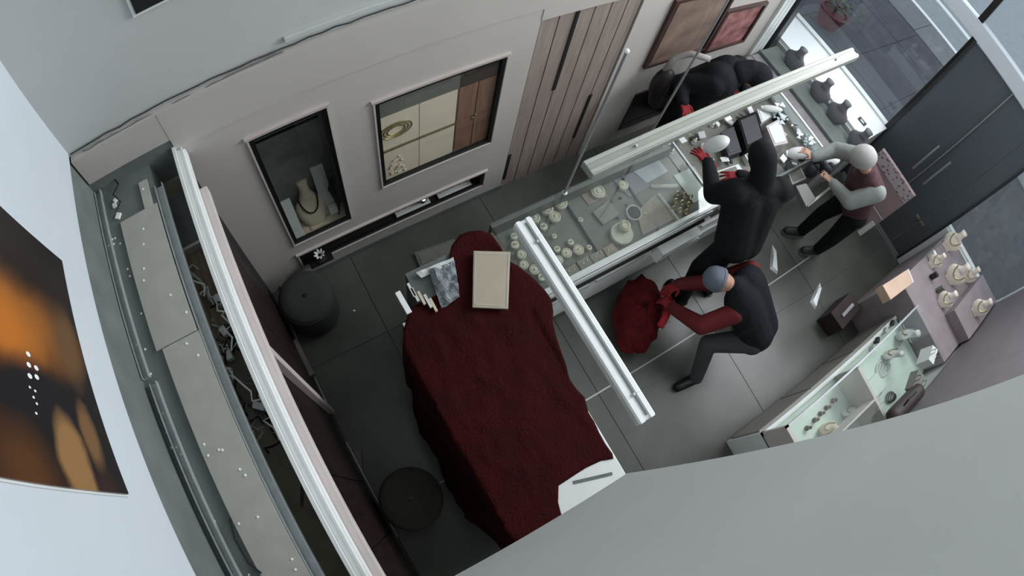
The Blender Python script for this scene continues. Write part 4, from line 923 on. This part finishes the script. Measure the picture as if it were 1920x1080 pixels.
def person(label, J, top, legs, shoes, gloves=None, hood=None, cap=None, vest=None, sole=None, curl=.5, bulk=1.):
    V = {k: Vector(v) for k, v in J.items()}
    f = V['face'].normalized(); base = Vector(((V['al'].x+V['ar'].x)/2, (V['al'].y+V['ar'].y)/2, 0))
    head, neck, chest, pel = V['head'], V['neck'], V['chest'], V['pelvis']
    up = (head - neck).normalized(); rt = f.cross(up).normalized(); ff = up.cross(rt).normalized()
    HM = Matrix((rt, ff, up)).transposed()
    hs = (V['hr'] - V['hl'])
    b = MB()
    b.ell(head, .072, .092, .112, HM); b.ell(head + HM @ Vector((0, .035, -.06)), .05, .05, .05, HM)
    b.cap(head + HM @ Vector((0, .09, .012)), head + HM @ Vector((0, .108, -.018)), .011, .015, 8)
    for s_ in (-1, 1): b.ell(head + HM @ Vector((s_*.073, -.005, -.01)), .010, .022, .032, HM)
    b.cap(neck - up*.03, head - up*.05, .056, .052); b.cap(neck - up*.02, chest, .07, .11)
    b.cap(V['sl'], V['sr'], .055, .055)
    for s_ in (-.5, .5):
        sv = (V['sr'] - V['sl']) * .34 * s_
        b.cap(chest + sv, pel + hs*.35*s_, .105, .10)
    b.cap(V['hl'], V['hr'], .095, .095)
    for s_ in 'lr':
        b.cap(V['s'+s_], V['e'+s_], .05, .04); b.cap(V['e'+s_], V['w'+s_], .04, .028)
        hand(b, V['w'+s_], V['d'+s_], V.get('n'+s_, Vector((0, 0, 1))), 0, (.55 if gloves else .95), curl, 1 if s_ == 'l' else -1)
        b.cap(V['h'+s_], V['k'+s_], .078, .052); b.cap(V['k'+s_], V['a'+s_] + Vector((0, 0, .08)), .05, .036)
        b.cap(V['a'+s_] + Vector((0, 0, .06)), V['a'+s_] + V['t'+s_]*.14 + Vector((0, 0, .035)), .036, .028)
    body = fuse(b, 'person', .011, M_skin, org=base, smooth=3); tag(body, label, 'person')
    # eyes and mouth
    for s_ in (-1, 1): MB().ell(head + HM @ Vector((s_*.03, .083, .01)), .011, .009, .009, HM, 8, 6).build('eye', M_glossw, body)
    MB().ell(head + HM @ Vector((0, .088, -.048)), .022, .006, .006, HM, 8, 6).build('mouth', mat('lips', (140, 84, 80), .6), body)
    # jacket
    b = MB(); b.cap(neck - up*.02, chest, .082, .13); b.cap(V['sl'], V['sr'], .078, .078)
    for s_ in (-.5, .5):
        sv = (V['sr'] - V['sl']) * .38 * s_; b.cap(chest + sv, pel + hs*.45*s_, .125*bulk, .13*bulk)
    if not vest:
        for s_ in 'lr': b.cap(V['s'+s_], V['e'+s_], .078*bulk, .062*bulk); b.cap(V['e'+s_], V['w'+s_], .062*bulk, .048)
        fuse(b, 'jacket', .013, top, body)
    else:
        fuse(b, 'vest', .013, vest, body)
        for s_ in 'lr':
            b = MB(); b.cap(V['s'+s_], V['e'+s_], .080, .072); b.cap(V['e'+s_], V['w'+s_], .070, .05); fuse(b, 'sleeve', .012, top, body)
    b = MB(); b.cap(V['hl'], V['hr'], .112, .112)
    for s_ in 'lr': b.cap(V['h'+s_], V['k'+s_], .10, .072); b.cap(V['k'+s_], V['a'+s_] + Vector((0, 0, .09)), .072, .058)
    fuse(b, 'trousers', .014, legs, body)
    for s_ in 'lr':
        b = MB(); a = V['a'+s_]; tt = V['t'+s_].normalized()
        b.cap(a + Vector((0, 0, .055)), a + tt*.15 + Vector((0, 0, .042)), .05, .042); b.ell(a - tt*.03 + Vector((0, 0, .05)), .045, .045, .05)
        sh = fuse(b, 'shoe', .009, shoes, body)
        sd = Vector((-tt.y, tt.x, 0)); MB().prism([(a + tt*u + sd*v_)[:2] for u, v_ in ((-.075, -.035), (-.075, .035), (.05, .045), (.17, .035), (.195, 0), (.17, -.035), (.05, -.045))], 0, .022).build('sole', sole or M_black, sh)
    if gloves:
        for s_ in 'lr':
            b = MB(); hand(b, V['w'+s_], V['d'+s_], V.get('n'+s_, Vector((0, 0, 1))), 0, 1.08, curl, 1 if s_ == 'l' else -1); b.cap(V['w'+s_] - V['d'+s_].normalized()*.04, V['w'+s_], .04, .035)
            fuse(b, 'glove', .0045, gloves, body, smooth=1)
    if hood:
        b = MB(); b.ell(head + HM @ Vector((0, -.022, .012)), .098, .115, .128, HM); b.cap(head + HM @ Vector((0, -.05, -.05)), neck - up*.03, .085, .10)
        fuse(b, 'hood', .011, hood, body)
    if cap:
        prof = [(.088, -.005), (.092, .02), (.088, .06), (.070, .095), (.035, .118), (.001, .122)]
        MB().lathe(head + HM @ Vector((0, -.004, .012)), prof, 24, M=HM @ Matrix.Diagonal((1, 1.18, 1))).build('cap', cap, body, smooth=True)
        MB().lathe(head + HM @ Vector((0, -.004, .006)), [(.094, 0), (.095, .022), (.090, .026)], 24, M=HM @ Matrix.Diagonal((1, 1.18, 1))).build('cap_band', cap, body)
    return body
M_blk = mat('black_cotton', (24, 26, 28), .85, var=.15, scale=12, bump=.3, spec=.2); M_redg = mat('red_glove_knit', (128, 22, 30), .85, var=.15, scale=30)
M_maroon = mat('maroon_vest', (74, 46, 50), .8, var=.12, scale=14, bump=.2); M_gsl = mat('grey_sleeve', (142, 146, 144), .8, var=.08, scale=14, bump=.2)
M_gcap = mat('pale_grey_cap', (168, 166, 164), .75, var=.06); M_gtr = mat('dark_grey_trousers', (58, 60, 62), .85, var=.1)
M_navy = mat('navy_black', (26, 28, 34), .85, var=.15, bump=.25, spec=.2); M_redj = mat('red_sleeve', (96, 16, 20), .8, var=.15, bump=.2)
M_bean = mat('blue_grey_knit', (104, 110, 122), .9, var=.1, scale=30)
person('person in a black hooded jacket with red gloves leaning over the counter',
       dict(face=(.3, .9, -.5), head=(2.767, .735, 1.60), neck=(2.77, .64, 1.47), chest=(2.76, .585, 1.30), pelvis=(2.72, .42, .95),
            sl=(2.58, .66, 1.41), el=at(1338, 364, 1.2), wl=at(1328, 305, 1.15), dl=(-.05, .9, -.1), nl=(0, 0, 1), sr=(2.935, .525, 1.41), er=(3.07, .62, 1.17), wr=(2.955, .815, 1.12), dr=(-.75, .3, -.1), nr=(0, 0, 1),
            hl=(2.63, .43, .93), hr=(2.82, .40, .93), kl=(2.60, .46, .50), kr=(2.84, .43, .50), al=(2.57, .36, 0), ar=(2.86, .32, 0), tl=(0, 1, 0), tr=(.3, .95, 0)),
       M_blk, M_blk, M_black, gloves=M_redg, hood=M_blk, curl=.35, bulk=1.2)
person('person in a pale grey cap, maroon vest and grey sleeves at the case corner',
       dict(face=(-.8, .5, -.4), head=(3.70, .385, 1.60), neck=(3.82, .325, 1.46), chest=(3.93, .27, 1.30), pelvis=(4.05, .17, .95),
            sl=(3.87, .13, 1.39), el=at(1593, 378, 1.2), wl=at(1563, 345, 1.1), dl=(-.2, .9, 0), sr=(4.0, .42, 1.39), er=(3.98, .62, 1.20), wr=(3.80, .68, 1.10), dr=(-.5, .8, 0),
            hl=(4.0, .09, .93), hr=(4.10, .25, .93), kl=(4.02, .06, .5), kr=(4.1, .30, .5), al=(4.20, .06, 0), ar=(4.15, .30, 0), tl=(-.8, .4, 0), tr=(-.8, .5, 0)),
       M_gsl, M_dark, M_char, cap=M_gcap, vest=M_maroon, sole=M_greyv)
person('person in a black hooded coat bending behind the counter by the pictures',
       dict(face=(.3, -.9, -.7), head=(3.52, 1.40, 1.37), neck=(3.44, 1.47, 1.36), chest=(3.33, 1.55, 1.27), pelvis=(3.25, 1.70, .95),
            sl=(3.52, 1.58, 1.30), el=(3.70, 1.56, 1.12), wl=(3.62, 1.44, 1.06), dl=(-.9, -.3, 0), sr=(3.18, 1.50, 1.28), er=(3.05, 1.70, 1.12), wr=(2.94, 1.53, 1.12), dr=(-.3, -.8, 0),
            hl=(3.35, 1.71, .93), hr=(3.16, 1.69, .93), kl=(3.40, 1.66, .5), kr=(3.14, 1.66, .5), al=(3.42, 1.72, 0), ar=(3.12, 1.72, 0), tl=(.1, -1, 0), tr=(-.1, -1, 0)),
       M_navy, M_blk, M_black, gloves=M_redg, hood=M_navy, bulk=1.2)
person('crouching person in a black vest with red sleeves stuffing the red sack',
       dict(face=(-.5, .7, -.6), head=(2.42, .25, .90), neck=(2.50, .17, .89), chest=(2.60, .08, .83), pelvis=(2.68, -.20, .60),
            sl=(2.44, .0, .81), el=(2.24, .06, .64), wl=at(1262, 578, .45), dl=(-.1, .9, -.3), nl=(0, .3, 1), sr=(2.76, .20, .83), er=(2.56, .29, .60), wr=(2.36, .42, .50), dr=(-.9, .1, -.3), nr=(0, .3, 1),
            hl=(2.59, -.25, .58), hr=(2.77, -.17, .58), kl=(2.32, -.08, .45), kr=(2.92, .10, .45), al=(2.27, -.27, 0), ar=(2.97, -.22, 0), tl=(-.95, .1, 0), tr=(-.2, .9, 0)),
       M_redj, M_gtr, M_black, gloves=M_redg, cap=M_bean, vest=M_navy, curl=.8, bulk=1.15)
# bag of the bent person
t = thing('shoulder_bag', (3.0, 1.78, .72), 'dark brown shoulder bag with a pale strap behind the counter', 'bag')
b_ = MB(); b_.ell((2.98, 1.80, 1.0), .10, .09, .20).ell((3.02, 1.78, .86), .12, .09, .14); fuse(b_, 'bag_body', .014, mat('dark_brown_leather', (34, 28, 26), .5, var=.2), t)
MB().tube([(2.96, 1.82, 1.16), (3.02, 1.84, 1.28), (3.12, 1.78, 1.36), (3.20, 1.66, 1.40)], .028, 8).build('strap', mat('pale_strap', (160, 154, 152), .7), t, smooth=True)
# grey case held by the capped person
c = at(1508, 362, .98)
t = thing('briefcase', (c.x, c.y, .90), 'grey flat case held out between the two standing people', 'case')
p = [at(x, y, 1.0) for x, y in ((1492, 348), (1512, 343), (1530, 372), (1512, 388))]
MB().prism([(q.x, q.y) for q in p], .94, 1.0).build('shell', mat('case_grey', (112, 112, 108), .5), t, bevel=.006)
MB().bar(at(1514, 386, .97), at(1556, 352, .99), .02, .012).build('handle', M_velvet, t)
# red sack on the floor
c = at(1196, 590, .16); c.z = 0
t = thing('red_sack', c, 'crumpled dark red sack on the floor beside the crouching person', 'sack')
vs = []; fs = []; NU, NV = 40, 22
for j in range(NV+1):
    v_ = j/NV; ph = math.pi*v_*.97
    for i in range(NU):
        a = 2*math.pi*i/NU; r = (.20 + .05*math.cos(a - .9)**2)*math.sin(ph)**.7; z = .17 - .17*math.cos(math.pi*(1-v_))
        q = Vector((math.cos(a), math.sin(a), v_*2)); w_ = 1 + .16*noise.noise(q*2.2) + .10*noise.noise(q*5)
        x_, y_ = r*w_*math.cos(a)*.9, r*w_*math.sin(a)*1.35
        pt = rz(-.55) @ Vector((x_, y_, 0)); vs.append(c + Vector((pt.x, pt.y, max(.004, (.36 - .36*v_)*(.75+.25*w_) + .02*noise.noise(q*7)))))
for j in range(NV): fs += [(j*NU+i, j*NU+(i+1) % NU, (j+1)*NU+(i+1) % NU, (j+1)*NU+i) for i in range(NU)]
fs += [tuple(range(NU-1, -1, -1)), tuple(NV*NU+i for i in range(NU))]
MB().add(vs, fs).build('sack_body', M_redsack, t, smooth=True)
MB().tube([at(x, y, .36) for x, y in ((1238, 612), (1250, 590), (1256, 570), (1252, 552), (1240, 545))], .03, 8).build('rolled_mouth', mat('bright_red_lining', (170, 28, 44), .7), t, smooth=True)
MB().bar(at(1236, 618, .25), at(1256, 602, .30), .012, .012).build('drawcord', M_velvet, t)

# small white crumbs on the dark floor
for k, (px, py, lab) in enumerate([(777, 881, 'white plaster crumb beside the nearest pouf'), (826, 942, 'white plaster crumb right of the nearest pouf'), (931, 452, 'white plaster crumb by the tip of the red cloth'), (664, 583, 'white plaster crumb right of the corner pouf')]):
    c = at(px, py, 0); tag(MB().ell(c + Vector((0, 0, .006)), .011, .008, .007, rz(k), 7, 5).build('plaster_crumb', M_glossw), lab, 'debris')

# dark holdall on the showcase beside the paper bags
t = thing('holdall', (3.30, -1.38, .90), 'dark brown holdall on the right showcase at the edge of the grey wall', 'bag')
b_ = MB(); b_.cap((3.14, -1.38, .985), (3.50, -1.39, .985), .075, .07); b_.cap((3.18, -1.38, .945), (3.46, -1.39, .945), .05, .05); fuse(b_, 'bag_body', .012, mat('holdall_brown', (56, 44, 42), .6, var=.2), t)
MB().tube([(3.22, -1.36, 1.04), (3.25, -1.33, 1.10), (3.36, -1.33, 1.11), (3.41, -1.36, 1.04)], .008, 6).build('handle', M_black, t)
